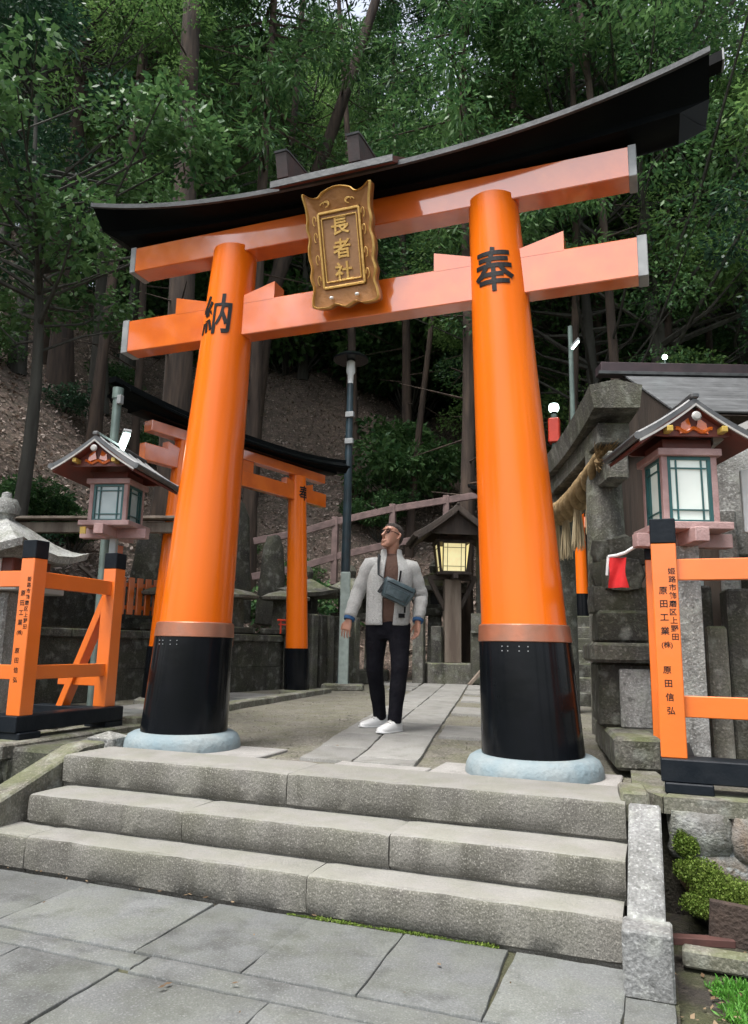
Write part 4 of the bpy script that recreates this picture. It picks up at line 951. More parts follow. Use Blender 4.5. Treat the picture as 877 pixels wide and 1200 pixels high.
# local x runs from the near pillar (-) to the far pillar (+)
for sx in (-1, 1): MB().tube([(sx * .94, 0, -.05), (sx * .88, 0, 2.45)], [.185, .15] if sx < 0 else [.135, .115], 18).build('pillar', M['darkstone'] if sx > 0 else M['oldstone'], sg_, 50)
MB().box((0, 0, 2.20), (2.75, .17, .24), None, .015).build('tie_beam', M['oldstone'], sg_)
MB().box((0, 0, 2.50), (2.55, .27, .19), None, .015).build('lintel', M['oldstone'], sg_)
rings = []
for t in np.linspace(-1, 1, 13):
    x = 1.40 * t; z = 2.596 + .09 * abs(t) ** 2.2
    rings.append([(x, -.19, z), (x, .19, z), (x, .22, z + .20), (x, .0, z + .25), (x, -.22, z + .20)])
MB().loft(rings).build('cap_beam', M['oldstone'], sg_)
# straw rope with tassels
a, b = Vector((1.55, 1.97, 2.30)), Vector((.84, 3.90, 2.20))
rope = thing('straw_rope', "thick twisted straw rope with hanging tassels strung across the stone gate", 'rope', tuple(a))
def rope_pt(t): return (b - a) * t + Vector((-.03 * math.sin(math.pi * t), -.02, -.17 * math.sin(math.pi * t)))
for s_ in range(3):
    pts_ = []; rd = []
    for t in np.linspace(-.02, 1.02, 60):
        R0 = .058 + .026 * math.sin(math.pi * min(max(t * .9, 0), 1)); ph = t * 26 + s_ * 2.094
        pts_.append(rope_pt(t) + Vector((math.cos(ph) * R0 * .94, math.cos(ph) * R0 * .34, math.sin(ph) * R0))); rd.append(R0 * .60)
    MB().tube(pts_, rd, 8).build('strand', M['straw'], rope, 60)
rs = random.Random(4)
V = MB()
for i in range(160):
    d0 = Vector((rs.uniform(-.06, .06), rs.uniform(-.05, .05), rs.uniform(-.07, .07))); V.tube([d0 + rope_pt(.0), d0 * 1.7 + rope_pt(0) + Vector((.05, -.10, .02 * rs.uniform(-1, 1)))], [.004, .002], 3, False)
V.build('rope_end', M['straw'], rope)
for t in (.16, .36, .57, .80):
    c0 = rope_pt(t) + Vector((0, 0, -.05)); V = MB()
    V.tube([c0, c0 + Vector((0, 0, -.07))], [.03, .035], 8)
    for i in range(95):
        an = rs.uniform(0, 6.28); q = math.sqrt(rs.random())
        V.tube([c0 + Vector((.03 * q * math.cos(an), .03 * q * math.sin(an), -.05)), c0 + Vector((.050 * q * math.cos(an), .050 * q * math.sin(an), -.24)), c0 + Vector((.066 * q * math.cos(an), .066 * q * math.sin(an), -rs.uniform(.36, .46)))], [.005, .005, .003], 3, False)
    V.build('tassel', M['strawpale'], rope, 60)
# stepped stone altar left of the right fence
sa = thing('stone_pedestal', "stepped mossy stone pedestal topped with rough rocks left of the right fence", 'pedestal', (1.665, 1.0, 0), RAD(9))
MB().box((-.01, -.17, .085), (.27, 1.3, .19), None, .02).build('base_block', M['oldstone'], sa)
MB().box((.0, .05, .39), (.34, .60, .42), None, .02).build('middle_block', M['darkstone'], sa); MB().box((.06, -.265, .37), (.20, .05, .38), None, .01).build('pale_panel', M['palestone'], sa)
MB().box((.0, .04, .665), (.44, .74, .13), None, .02).build('slab', M['oldstone'], sa)
MB().box((.01, .05, .84), (.34, .50, .22), None, .02).build('upper_block', M['darkstone'], sa)
rr = random.Random(21)
for i in range(16):
    a_ = rr.uniform(0, 6.28); lay = i // 6
    MB().rock((.02 + .12 * math.cos(a_) * (1 - .25 * lay), .05 + .16 * math.sin(a_) * (1 - .25 * lay), 1.03 + .17 * lay), (rr.uniform(.18, .28), rr.uniform(.16, .24), rr.uniform(.16, .24)), 300 + i, .2, 1, .6).build('rock', M['oldstone'], sa, 60)
bib = thing('cloth_bib', "red cloth with a white band hanging from the rocks beside the right fence post", 'cloth', (1.70, .40, 1.28), RAD(-10))
m = MB(); rings = []
for i in range(7):
    z = -.02 - .19 * i / 6; rings.append([(x * (1 + .15 * i / 6) + .006 * math.sin(i + x * 30), -.012 + .014 * math.sin(x * 70 + i * .6), z) for x in np.linspace(-.05, .05, 11)] + [(x * (1 + .15 * i / 6) + .006 * math.sin(i + x * 30), -.004 + .014 * math.sin(x * 70 + i * .6), z) for x in np.linspace(.05, -.05, 11)])
m.loft(rings).build('red_cloth', M['redcloth'], bib, 60)
MB().tube([(-.055, -.01, -.01), (0, -.015, -.005), (.05, -.01, .01), (.12, -.01, .05), (.20, 0, .07)], .011, 8).build('white_band', M['white'], bib); MB().tube([(-.055, -.01, -.01), (-.062, -.012, -.08), (-.068, -.012, -.13)], .010, 8).build('white_band', M['white'], bib)
# steps leading up between the stone gate's pillars
s2 = thing('stone_steps', "narrow dark stone steps climbing away in the gap right of the large right pillar", 'steps', (1.14, 4.9, 0), RAD(-2))
for i in range(7): MB().box((0, .30 * i + .15, .09 + .165 * i), (1.0, .34, .17 + (.02 if i else 0)), None, .015).build('step_block', M['oldstone'] if i % 2 else M['darkstone'], s2)
MB().box((0, 1.25, .25), (.9, 1.9, .5)).build('core', M['darkstone'], s2)
g3 = thing('torii_gate', "small far orange gate above the narrow steps right of the large right pillar", 'shrine gate', (.26, 7.4, 1.05), RAD(8))
torii(g3, .62, .60, 2.0, .105, .09, .50, .9, 1.55, 1.68, .04, .88, 2.0, 2.1, .05, 1.1, 1.0, '納奉', .14, .12, 1.6, False, .08, .13, .5)
# dark wooden hall with ribbed grey roof
hall = thing('shrine_hall', "dark wooden shrine hall with a grey ribbed roof behind the right lantern", 'building', (1.785, 7.2, 0), .361)
MB().box((2.6, .4, 1.95), (5.2, 2.6, 3.9), None, .01).build('wall', M['darkwood'], hall)
for i in range(9): MB().box((.25 + i * .6, -.92, 2.0), (.09, .06, 3.7)).build('wall_post', M['darkwood'], hall)
a, b = Vector((0, -1.75, 3.78)), Vector((0, .15, 5.02)); n_ = 16
for i in range(n_):
    p0 = a.lerp(b, i / n_); p1 = a.lerp(b, (i + 1.25) / n_)
    mm = MB(); mm.bar((-.12 + 0, (p0.y + p1.y) / 2, (p0.z + p1.z) / 2 + .014), (6.2, (p0.y + p1.y) / 2, (p0.z + p1.z) / 2 + .014), (p1 - p0).length, .030, .004, (0, -(b - a).normalized().z, (b - a).normalized().y)); mm.build('roof_plank', M['roofgrey'], hall)
MB().prism([(-.10, a.y, a.z - .03), (-.10, b.y, b.z - .03), (-.10, b.y + 1.9, a.z - .03)], (0, 0, 0), (6.3, 0, 0)).build('roof_core', M['darkwood'], hall)
MB().bar((-.50, .15, 5.10), (6.3, .15, 5.10), .30, .16, .01).build('ridge_board', M['roofdark'], hall); MB().bar((-.55, -.02, 4.99), (6.3, -.02, 4.99), .05, .05, .004).build('ridge_trim', M['fascia'], hall)
for i in range(12): MB().bar((.1 + i * .5, a.y + .06, a.z - .05), (.1 + i * .5, .1, 4.9), .07, .08).build('rafter', M['darkwood'], hall)
rl = thing('roof_lamp', "small white lamp shining on the ridge of the grey ribbed roof", 'lamp', (2.27, 7.36 + .06, 5.17))
MB().tube([(0, 0, 0), (0, 0, .10)], .015, 6).build('stem', M['greenmetal'], rl); MB().rock((0, 0, .12), (.065, .065, .075), 1, 0, 1, .0).build('bulb', M['lamp'], rl)
# stones behind the right fence
def column(x, y, w_, d_, h_, m, lab, rz=.1, z=0, cat='stone pillar', top=.95):
    o = MB().box((0, 0, h_ / 2), (w_, d_, h_), None, .014, (top, top)).build('stone_pillar', M[m], None, 35, (x, y, z)); o.rotation_euler.z = rz; return tag(o, lab, cat)
column(2.405, 1.10, .125, .12, 1.66, 'palestone', "pale square stone pillar behind the right fence at the photo's right edge")
column(2.295, 1.13, .13, .10, 1.60, 'greywood', "brown weathered striped pillar between two pale stone pillars behind the right fence")
column(2.47, .80, .30, .26, 1.08, 'darkstone', "dark broad stone block behind the right fence's rails")
column(2.215, .93, .11, .10, 1.12, 'oldstone', "lichened grey post standing behind the right fence's corner post", .05)
column(2.26, .62, .12, .10, .84, 'kerb', "short mottled stone post low behind the right fence's lower rail", .15)
column(2.66, 1.0, .2, .16, 1.5, 'oldstone', "dull grey stone pillar behind the broad dark block at the right edge", .1)
o = MB().rock((0, 0, .40), (.52, .30, .95), 12, .10, 3, .55).build('stone_monument', M['palestone'], None, 60, (2.58, 1.32, 1.33)); tag(o, "large pale egg-shaped standing stone at the right edge beside the lit lantern", 'monument')
column(2.62, 1.34, .5, .4, 1.36, 'darkstone', "dark plinth carrying the egg-shaped standing stone", .1, 0, 'plinth')
sgn = thing('framed_mirror', "small framed pale blue panel leaning between stone posts behind the right fence", 'framed panel', (2.262, 1.02, .86), .1)
MB().box((0, .10, .17), (.125, .03, .40), Matrix.Rotation(.04, 3, 'Y'), .02).build('frame', M['redbrown'], sgn); MB().box((-.004, .078, .18), (.085, .016, .33), Matrix.Rotation(.04, 3, 'Y'), .006).build('panel', M['glass_day'], sgn)
rsg = thing('roofed_notice', "white metal edged little roof jutting in at the right edge beside the lit lantern", 'notice board', (2.70, .60, 0), RAD(10))
MB().box((0, 0, 1.0), (.08, .08, 2.0), None, .004).build('post', M['greywood'], rsg)
for sg in (-1, 1): MB().prism([(0, -.25, 2.14), (sg * .46, -.25, 1.93), (sg * .46, .2, 1.93), (0, .2, 2.14)], (0, 0, 0), (0, 0, .05)).build('roof_slope', M['ltrim'], rsg)
MB().box((0, 0, 1.62), (.5, .04, .4), None, .004).build('board', M['white'], rsg)

# ------------------------------------------------------------------ low corner at the right: moss, fern, boards, grass
tag(MB().box((0, 0, 0), (.50, .035, .16), Matrix.Rotation(.08, 3, 'Y'), .003).build('dark_board', M['brick'], None, 35, (2.30, -.98, -.42)), "dark brown wooden board standing on edge below the mossy rocks at the lower right", 'board')
tag(MB().box((0, 0, 0), (.24, .05, .03), Matrix.Rotation(.25, 3, 'Z'), .003).build('red_tile', M['redtile'], None, 35, (2.02, -1.02, -.47)), "broken reddish tile strip lying by the dark board at the lower right", 'tile')
tag(MB().box((0, 0, 0), (.7, .07, .07), Matrix.Rotation(-.03, 3, 'Z'), .01).build('edging_stone', M['kerb'], None, 35, (2.29, -1.10, -.51)), "thin grey edging stone in front of the dark board at the lower right", 'edging')
rng = np.random.default_rng(8)
def tuft_leaves(n, cx, cy, hx, hy, zf, ln, wd, up=.8, seed=1):
    rg = np.random.default_rng(seed); P = np.stack([cx + hx * rg.uniform(-1, 1, n), cy + hy * rg.uniform(-1, 1, n)], 1)
    z = np.array([zf(x, y) for x, y in P]); B = np.column_stack([P, z])
    d = rg.normal(size=(n, 3)); d[:, 2] = np.abs(d[:, 2]) * up + .25; d /= np.linalg.norm(d, axis=1)[:, None]
    s = np.cross(d, rg.normal(size=(n, 3))); s /= np.linalg.norm(s, axis=1)[:, None]
    L_ = ln * rg.uniform(.6, 1.3, (n, 1)); W_ = wd * rg.uniform(.7, 1.3, (n, 1))
    return np.stack([B, B + d * L_ * .5 + s * W_, B + d * L_, B + d * L_ * .5 - s * W_], 1).reshape(-1, 3)
def grass_ok(x, y): return -.555
V = tuft_leaves(14000, 2.36, -1.62, .36, .46, grass_ok, .028, .0035, 1.2, 4)
c = V.reshape(-1, 4, 3)[:, 0]; keep = (c[:, 0] > 2.05 + .025 * np.sin(c[:, 1] * 31) + .02 * np.sin(c[:, 1] * 77) + .18 * np.clip(-1.35 - c[:, 1], 0, 1)); V = V.reshape(-1, 4, 3)[keep].reshape(-1, 3)
stuff(link('grass', fast_mesh('grass', V, 4, M['grass'])))
rgm = np.random.default_rng(9); n = 34000
cc = np.array([(1.99, -.62, -.20, .06, .07), (2.03, -.66, -.30, .11, .08), (2.12, -.70, -.36, .14, .09), (2.26, -.70, -.37, .13, .08), (2.38, -.68, -.38, .12, .09), (1.98, -.60, -.16, .05, .05), (2.5, -.66, -.36, .14, .1), (2.06, -.72, -.42, .12, .07), (2.3, -.76, -.44, .16, .06)])
ii = rgm.integers(0, len(cc), n); u = rgm.normal(size=(n, 3)); u /= np.linalg.norm(u, axis=1)[:, None]; u *= rgm.uniform(.5, 1.0, (n, 1))
C_ = cc[ii, :3] + u * np.column_stack([cc[ii, 3], cc[ii, 3] * .7, cc[ii, 4] * .8])
d = rgm.normal(size=(n, 3)); d[:, 1] -= .4; d[:, 2] += .5; d /= np.linalg.norm(d, axis=1)[:, None]; s = np.cross(d, rgm.normal(size=(n, 3))); s /= np.linalg.norm(s, axis=1)[:, None]
L_ = rgm.uniform(.005, .013, (n, 1)); V = np.stack([C_, C_ + d * L_ * .5 + s * L_ * .42, C_ + d * L_, C_ + d * L_ * .5 - s * L_ * .42], 1).reshape(-1, 3)
stuff(link('moss', fast_mesh('moss', V, 4, M['fern'])))
def fern(x, y, z, s, lab, seed):
    r_ = random.Random(seed); V_ = []
    for f in range(9):
        az = r_.uniform(0, 6.28); el = r_.uniform(.3, .9); L_ = s * r_.uniform(.7, 1.1); dirh = Vector((math.cos(az), math.sin(az), 0)); side = Vector((-dirh.y, dirh.x, 0))
        for k in range(3, 14):
            t = k / 14; p = dirh * L_ * t + Vector((0, 0, L_ * (el * t - .7 * t * t))); w_ = L_ * .30 * math.sin(math.pi * (t * .85 + .12))
            for sg in (-1, 1):
                e = p + side * sg * w_ + dirh * w_ * .35; V_ += [p, p + side * sg * w_ * .5 + dirh * (w_ * .2 + L_ * .03), e, p + side * sg * w_ * .5 + dirh * (w_ * .2 - L_ * .025)]
    o = link('fern', fast_mesh('fern', np.array([tuple(v) for v in V_]), 4, M['leaf']), None, (x, y, z)); return tag(o, lab, 'fern')
fern(2.30, -.80, -.46, .17, "small dark fern growing in the hollow above the dark board at the lower right", 1)
fern(2.52, -.86, -.48, .2, "fern at the right edge beside the mossy rock wall", 2)
# ------------------------------------------------------------------ the walking man
def remeshed(mb_, voxel, smooth=2):
    me = bpy.data.meshes.new('tmp'); me.from_pydata(mb_.v, [], mb_.f)
    bm = bmesh.new(); bm.from_mesh(me); bmesh.ops.recalc_face_normals(bm, faces=bm.faces); bm.to_mesh(me); bm.free()
    ob = bpy.data.objects.new('tmp', me); COL.objects.link(ob)
    md = ob.modifiers.new('r', 'REMESH'); md.mode = 'VOXEL'; md.voxel_size = voxel
    if smooth: ms = ob.modifiers.new('s', 'SMOOTH'); ms.factor = .5; ms.iterations = smooth
    dg = bpy.context.evaluated_depsgraph_get(); out = bpy.data.meshes.new_from_object(ob.evaluated_get(dg))
    bpy.data.objects.remove(ob); bpy.data.meshes.remove(me); return out
def ell(c, rx, ry, n=28, p=1.0, a0=0.0, a1=2 * math.pi, closed=True, wob=0.0, seed=0):
    c = Vector(c); out = []
    for k in range(n):
        a = a0 + (a1 - a0) * k / (n if closed else n - 1)
        ca, sa = math.cos(a), math.sin(a); s = 1 + wob * noise.noise(Vector((ca * 1.8, sa * 1.8, c.z * 9 + seed)))
        out.append(c + Vector((rx * math.copysign(abs(ca) ** p, ca) * s, ry * math.copysign(abs(sa) ** p, sa) * s, 0)))
    return out
man = thing('person', "man in pale grey fleece jacket and black trousers walking on the path, looking up", 'person', (-.215, 1.42, .006), .361)
SHL, SHR = Vector((-.150, .01, 1.352)), Vector((.198, .02, 1.335))
ELL, ELR = Vector((-.255, .03, 1.12)), Vector((.290, .05, 1.10))
WRL, WRR = Vector((-.325, -.05, .885)), Vector((.255, -.05, .880))
HPL, HPR = Vector((-.085, 0, .88)), Vector((.10, 0, .88))
KNL, KNR = Vector((-.10, .04, .48)), Vector((.105, -.15, .50))
ANL, ANR = Vector((-.045, .22, .085)), Vector((.065, -.16, .085))
NECK = Vector((.028, .01, 1.43)); HEAD = Vector((.030, -.012, 1.605))
HR = Matrix.Translation(HEAD) @ Matrix.Rotation(RAD(-46), 4, 'Z') @ Matrix.Rotation(RAD(-13), 4, 'X')
bd = MB()
bd.loft([ell((.01, 0, .80), .10, .08), ell((.01, 0, .88), .155, .10), ell((.005, 0, 1.0), .145, .095), ell((.015, 0, 1.2), .165, .105), ell((.02, 0, 1.36), .16, .09), ell((.025, .01, 1.42), .08, .07)])
bd.tube([NECK + Vector((0, .01, -.04)), NECK + Vector((.0, .005, .04)), HR @ Vector((0, .025, -.07)), HR @ Vector((0, .02, .0))], [.064, .054, .054, .056], 16)
for a_, b_, c_ in ((SHL, ELL, WRL), (SHR, ELR, WRR)): bd.tube([a_, a_.lerp(b_, .5), b_, b_.lerp(c_, .35), c_], [.058, .05, .043, .041, .027], 12)
for a_, b_, c_ in ((HPL, KNL, ANL), (HPR, KNR, ANR)): bd.tube([a_, a_.lerp(b_, .4), b_, b_.lerp(c_, .35), c_], [.085, .075, .055, .052, .034], 12)
for an, tv in (): bd.tube([an, an + tv * .06 + Vector((0, 0, -.03)), an + tv * .16 + Vector((0, 0, -.05))], [.034, .033, .022], 10)
hd = MB(); prof = [(-.116, .020, -.078, -.045), (-.108, .034, -.090, -.03), (-.085, .047, -.093, .0), (-.055, .056, -.090, .045), (-.02, .064, -.088, .082), (.02, .069, -.086, .096), (.055, .071, -.086, .099), (.085, .062, -.072, .085), (.105, .044, -.045, .058), (.116, .018, -.012, .02)]
hd.loft([ell((0, (f + b_) / 2, z), w_, (b_ - f) / 2, 24, .92) for z, w_, f, b_ in prof])
hd.tube([(0, -.084, .028), (0, -.098, .004), (0, -.114, -.022), (0, -.096, -.034)], [.009, .011, .0145, .012], 10)
hd.tube([(-.024, -.088, -.062), (0, -.098, -.060), (.024, -.088, -.062)], [.006, .008, .006], 8); hd.tube([(-.02, -.086, -.071), (0, -.096, -.072), (.02, -.086, -.071)], [.006, .009, .006], 8)
hd.tube([(-.05, -.078, .043), (-.02, -.091, .041), (.02, -.091, .041), (.05, -.078, .043)], .009, 8)
hd.tube([(0, -.082, -.102), (0, -.092, -.098)], [.016, .012], 8)
for sx in (-1, 1): hd.tube([(sx * .068, .012, -.028), (sx * .078, .018, -.005), (sx * .080, .022, .02), (sx * .072, .014, .03)], [.010, .013, .013, .008], 8, True, .6)
hd.xf(HR); bd.add(hd.v, hd.f)
def hand(wr, d, side, palm_n, seed):
    """palm with four fingers of different length, curled, and a thumb from the side near the wrist"""
    d = d.normalized(); side = (side - d * side.dot(d)).normalized(); pn = d.cross(side)
    if pn.dot(palm_n) < 0: pn = -pn
    m_ = MB(); m_.loft([[wr + d * t + side * (x * w_) + pn * (y * th) for x, y in ((-1, -.6), (-.5, -1), (.5, -1), (1, -.6), (1, .6), (.5, 1), (-.5, 1), (-1, .6))] for t, w_, th in ((-.04, .024, .020), (.0, .026, .019), (.04, .038, .016), (.085, .041, .013))])
    for k, (o, L_) in enumerate(((-.034, .074), (-.0115, .084), (.0115, .078), (.033, .062))):
        p = wr + d * .078 + side * o; b1, b2, b3 = (.20, .55, .85); L1, L2, L3 = L_ * .45, L_ * .32, L_ * .25; sp = side * o * .25 / .03
        v1 = (d * math.cos(b1) + pn * math.sin(b1) + sp * .35).normalized(); v2 = (d * math.cos(b2) + pn * math.sin(b2) + sp * .3).normalized(); v3 = (d * math.cos(b3) + pn * math.sin(b3) + sp * .2).normalized()
        q1 = p + v1 * L1; q2 = q1 + v2 * L2; q3 = q2 + v3 * L3
        m_.tube([p - d * .02, p, q1, q2, q3], [.0085, .0085, .0080, .0074, .0062], 8)
    p = wr + d * .018 - side * .022; t1 = (d * .62 - side * .72 + pn * .3).normalized(); t2 = (d * .9 - side * .25 + pn * .35).normalized()
    m_.tube([wr + d * .0, p, p + t1 * .042, p + t1 * .042 + t2 * .030, p + t1 * .042 + t2 * .05], [.013, .014, .0115, .0105, .008], 8); return m_
h1 = hand(WRL, Vector((-.25, -.10, -1)), Vector((1, -.5, 0)), Vector((.5, .5, 0)), 1); h2 = hand(WRR, Vector((-.06, -.12, -1)), Vector((-.5, 1, 0)) * -1, Vector((-1, .2, 0)), 2)
for h_ in (h1, h2): bd.add(h_.v, h_.f)
me = remeshed(bd, .0045, 1); me.materials.clear(); me.materials.append(M['skin']); shade(me, 180); link('body', me, man)
# hair, glasses, eyes
hh = MB(); rings = []
for z, w_, f, b_ in [(-.05, .050, .040, .084), (-.01, .068, .016, .097), (.02, .073, -.012, .103), (.05, .077, -.056, .106), (.068, .076, -.079, .104), (.09, .066, -.079, .090), (.110, .046, -.05, .062), (.1235, .014, -.012, .016)]:
    rings.append(ell((0, (f + b_) / 2, z), w_, (b_ - f) / 2, 24, .92))
hh.loft(rings); hh.xf(HR); me = remeshed(hh, .008, 1); me.materials.clear(); me.materials.append(M['hair']); shade(me, 180); link('hair', me, man)
gl_ = MB()
for sx in (-1, 1):
    c_ = Vector((sx * .032, -.098, .012)); gl_.tube([c_ + Vector((.024 * math.cos(a) , .006 * abs(math.cos(a)) , .017 * math.sin(a))) for a in np.linspace(0, 2 * math.pi, 13)], .0032, 5)
    gl_.tube([(sx * .056, -.094, .016), (sx * .074, -.05, .018), (sx * .076, .01, .014)], .0030, 5)
gl_.tube([(-.008, -.100, .016), (.008, -.100, .016)], .0030, 5); gl_.xf(HR).build('glasses', M['ink'], man)
for sx in (-1, 1):
    MB().rock(tuple(HR @ Vector((sx * .030, -.0865, .012))), (.020, .014, .010), 1, 0, 1, 0).build('eye', M['ink'], man); MB().tube([HR @ Vector((sx * .014, -.094, .040)), HR @ Vector((sx * .032, -.094, .044)), HR @ Vector((sx * .05, -.080, .038))], .004, 5).build('eyebrow', M['hair'], man)
# shirt
MB().loft([ell((.012, -.004, .845), .148, .106, 28, .9), ell((.008, -.004, .95), .150, .110, 28, .9, wob=.03), ell((.012, -.004, 1.08), .156, .112, 28, .9, wob=.03), ell((.018, -.004, 1.22), .168, .114, 28, .9), ell((.022, 0, 1.34), .155, .100, 28, .9), ell((.026, .004, 1.41), .112, .086), ell((.028, .004, 1.452), .066, .064)]).build('shirt', M['shirt'], man, 180)
# jacket: open shell round the torso, sleeves, stand collar
def jk(c, rx, ry, gl2, gr2, wob=.035):
    return ell(c, rx, ry, 40, .88, -math.pi / 2 + math.asin(min(.9, gr2 / rx)), 1.5 * math.pi - math.asin(min(.9, gl2 / rx)), False, wob, 3)
J = [jk((.005, 0, .845), 0.179, 0.133, 0.036, 0.028), jk((.003, 0, .86), 0.184, 0.139, 0.038, 0.030), jk((.003, 0, .93), 0.182, 0.135, 0.040, 0.036), jk((.006, 0, 1.02), 0.179, 0.133, 0.042, 0.040), jk((.01, 0, 1.10), 0.184, 0.135, 0.044, 0.045, .05), jk((.014, 0, 1.19), 0.192, 0.135, 0.046, 0.051),
     jk((.02, 0, 1.27), 0.186, 0.129, 0.045, 0.053), jk((.023, .005, 1.33), 0.179, 0.122, 0.042, 0.050), jk((.025, .01, 1.38), 0.140, 0.103, 0.038, 0.045), jk((.026, .012, 1.415), 0.104, 0.090, 0.036, 0.042, 0), jk((.027, .012, 1.435), 0.091, 0.082, 0.034, 0.040, 0), jk((.027, .012, 1.47), 0.082, 0.076, 0.036, 0.042, 0), jk((.027, .014, 1.495), 0.084, 0.078, 0.040, 0.045, 0)]
jm = MB(); jm.loft(J, False, False)
me = bpy.data.meshes.new('tmp'); me.from_pydata(jm.v, [], jm.f); ob = bpy.data.objects.new('tmp', me); COL.objects.link(ob)
md = ob.modifiers.new('s', 'SOLIDIFY'); md.thickness = .016; md.offset = 0
md = ob.modifiers.new('u', 'SUBSURF'); md.levels = 1
dg = bpy.context.evaluated_depsgraph_get(); me2 = bpy.data.meshes.new_from_object(ob.evaluated_get(dg)); bpy.data.objects.remove(ob)
sl = MB(); sl.v = [tuple(v_.co) for v_ in me2.vertices]; sl.f = [tuple(p_.vertices) for p_ in me2.polygons]
def sleeve(a_, b_, c_, inn):
    pts_, rd = [], []; a0 = a_ + (inn - a_) * .35
    path_ = [a0, a_, a_.lerp(b_, .35), a_.lerp(b_, .7), b_, b_.lerp(c_, .3), b_.lerp(c_, .6), b_.lerp(c_, .9)]; rr_ = [.080, .080, .072, .066, .061, .059, .056, .049]
    for i in range(len(path_) - 1):
        for t in (0, .33, .66): pts_.append(path_[i].lerp(path_[i + 1], t)); k = i + t; rd.append((rr_[i] + (rr_[i + 1] - rr_[i]) * t) * (1 + (.055 * math.sin(k * 5.2 + a_.x * 9) if k > 1.5 else 0)))
    pts_.append(path_[-1]); rd.append(rr_[-1]); return MB().tube(pts_, rd, 16)
for a_, b_, c_ in ((SHL, ELL, WRL), (SHR, ELR, WRR)): s_ = sleeve(a_, b_, c_, Vector((.025, .01, 1.33))); sl.add(s_.v, s_.f)
jo = sl.build('jacket', M['fleece'], man, 180)
for a_, b_ in ((ELL, WRL), (ELR, WRR)): MB().tube([a_.lerp(b_, .84), a_.lerp(b_, .92), a_.lerp(b_, 1.0), a_.lerp(b_, 1.0)], [.047, .049, .045, .033], 16).build('cuff', M['cuff'], jo)
MB().bar((.105, -.142, 1.30), (.085, -.152, 1.17), .010, .012).build('pocket_zip', M['ink'], jo); MB().box((.115, -.142, .925), (.055, .008, .035), Matrix.Rotation(.45, 3, 'Z')).build('patch', M['ink'], jo); MB().bar((.145, -.118, 1.05), (.140, -.122, .95), .010, .010).build('pocket_zip', M['ink'], jo)
# trousers
tr = MB(); tr.loft([ell((.012, 0, .90), .150, .108, 24), ell((.012, 0, .84), .165, .118, 24), ell((.01, 0, .77), .160, .115, 24), ell((.008, -.01, .73), .12, .09, 24)])
for a_, b_, c_, sd_ in ((HPL, KNL, ANL, 1), (HPR, KNR, ANR, 2)):
    path_ = [a_ + Vector((0, 0, -.02)), a_.lerp(b_, .3), a_.lerp(b_, .65), b_, b_.lerp(c_, .35), b_.lerp(c_, .7), c_ + Vector((0, 0, -.02))]; rr_ = [.098, .095, .082, .072, .068, .061, .056]; pts_, rd = [], []
    for i in range(6):
        for t in (0, .33, .66): pts_.append(path_[i].lerp(path_[i + 1], t)); k = i + t; rd.append((rr_[i] + (rr_[i + 1] - rr_[i]) * t) * (1 + .03 * math.sin(k * 4.3 + sd_) * (1 if k > 2 else .3)))
    pts_.append(path_[-1]); rd.append(rr_[-1]); q = MB().tube(pts_, rd, 18); tr.add(q.v, q.f)
me = remeshed(tr, .011, 2); me.materials.clear(); me.materials.append(M['pants']); shade(me, 180); link('trousers', me, man)
# shoes
for an, tv in ((ANL, Vector((-.80, -.6, 0)).normalized()), (ANR, Vector((-.62, -.78, 0)).normalized())):
    sd_ = Vector((-tv.y, tv.x, 0)); heel = Vector((an.x, an.y, 0)) - tv * .065
    def ring(t, w_, z0, z1): c_ = heel + tv * t; return [c_ + sd_ * (w_ * x) + Vector((0, 0, z0 + (z1 - z0) * y)) for x, y in ((-1, 0), (-1, .45), (-.72, .85), (-.25, 1), (.25, 1), (.72, .85), (1, .45), (1, 0))]
    up = MB().loft([ring(-.01, .022, .018, .075), ring(.0, .036, .018, .10), ring(.05, .041, .018, .115), ring(.09, .043, .018, .098), ring(.15, .047, .018, .072), ring(.21, .047, .018, .054), ring(.25, .036, .018, .044), ring(.272, .016, .018, .034)]).build('shoe', M['shoe'], man, 60)
    MB().loft([ring(-.016, .026, .0, .022), ring(.0, .040, .0, .024), ring(.10, .044, .0, .024), ring(.20, .051, .0, .024), ring(.255, .040, .002, .024), ring(.282, .016, .006, .022)]).build('sole', M['white'], up, 60)
    for t in (.10, .125, .15): c_ = heel + tv * t; MB().tube([c_ + sd_ * .028 + Vector((0, 0, .092 - (t - .1) * .5)), c_ + Vector((0, 0, .103 - (t - .1) * .5)), c_ - sd_ * .028 + Vector((0, 0, .092 - (t - .1) * .5))], .004, 5).build('lace', M['ltrim'], up)
# cross-body bag with its strap
bag = thing('shoulder_bag', "small teal grey cross-body bag worn on the walking man's chest", 'bag', (-.215, 1.42, .006), .361)
BR = Matrix.Translation((.075, -.205, 1.115)) @ Matrix.Rotation(RAD(24), 4, 'Y') @ Matrix.Rotation(RAD(4), 4, 'Z')
bm_ = MB(); bm_.loft([[Vector((x * w_, y * t_, z)) for x, y in ((-1, -.5), (-.9, -1), (-.5, -1.1), (0, -1.15), (.5, -1.1), (.9, -1), (1, -.5), (1, .6), (.9, 1), (0, 1.1), (-.9, 1), (-1, .6))] for z, w_, t_ in ((-.085, .095, .030), (-.08, .110, .042), (-.03, .128, .052), (.03, .140, .050), (.07, .138, .044), (.082, .128, .034))])
bm_.xf(BR); bb_ = bm_.build('pouch', M['bag'], bag, 50)
MB().tube([BR @ Vector((x, -.062 + .01 * (x / .13) ** 2, .045)) for x in np.linspace(-.115, .115, 9)], .004, 6).build('zip', M['ink'], bb_)
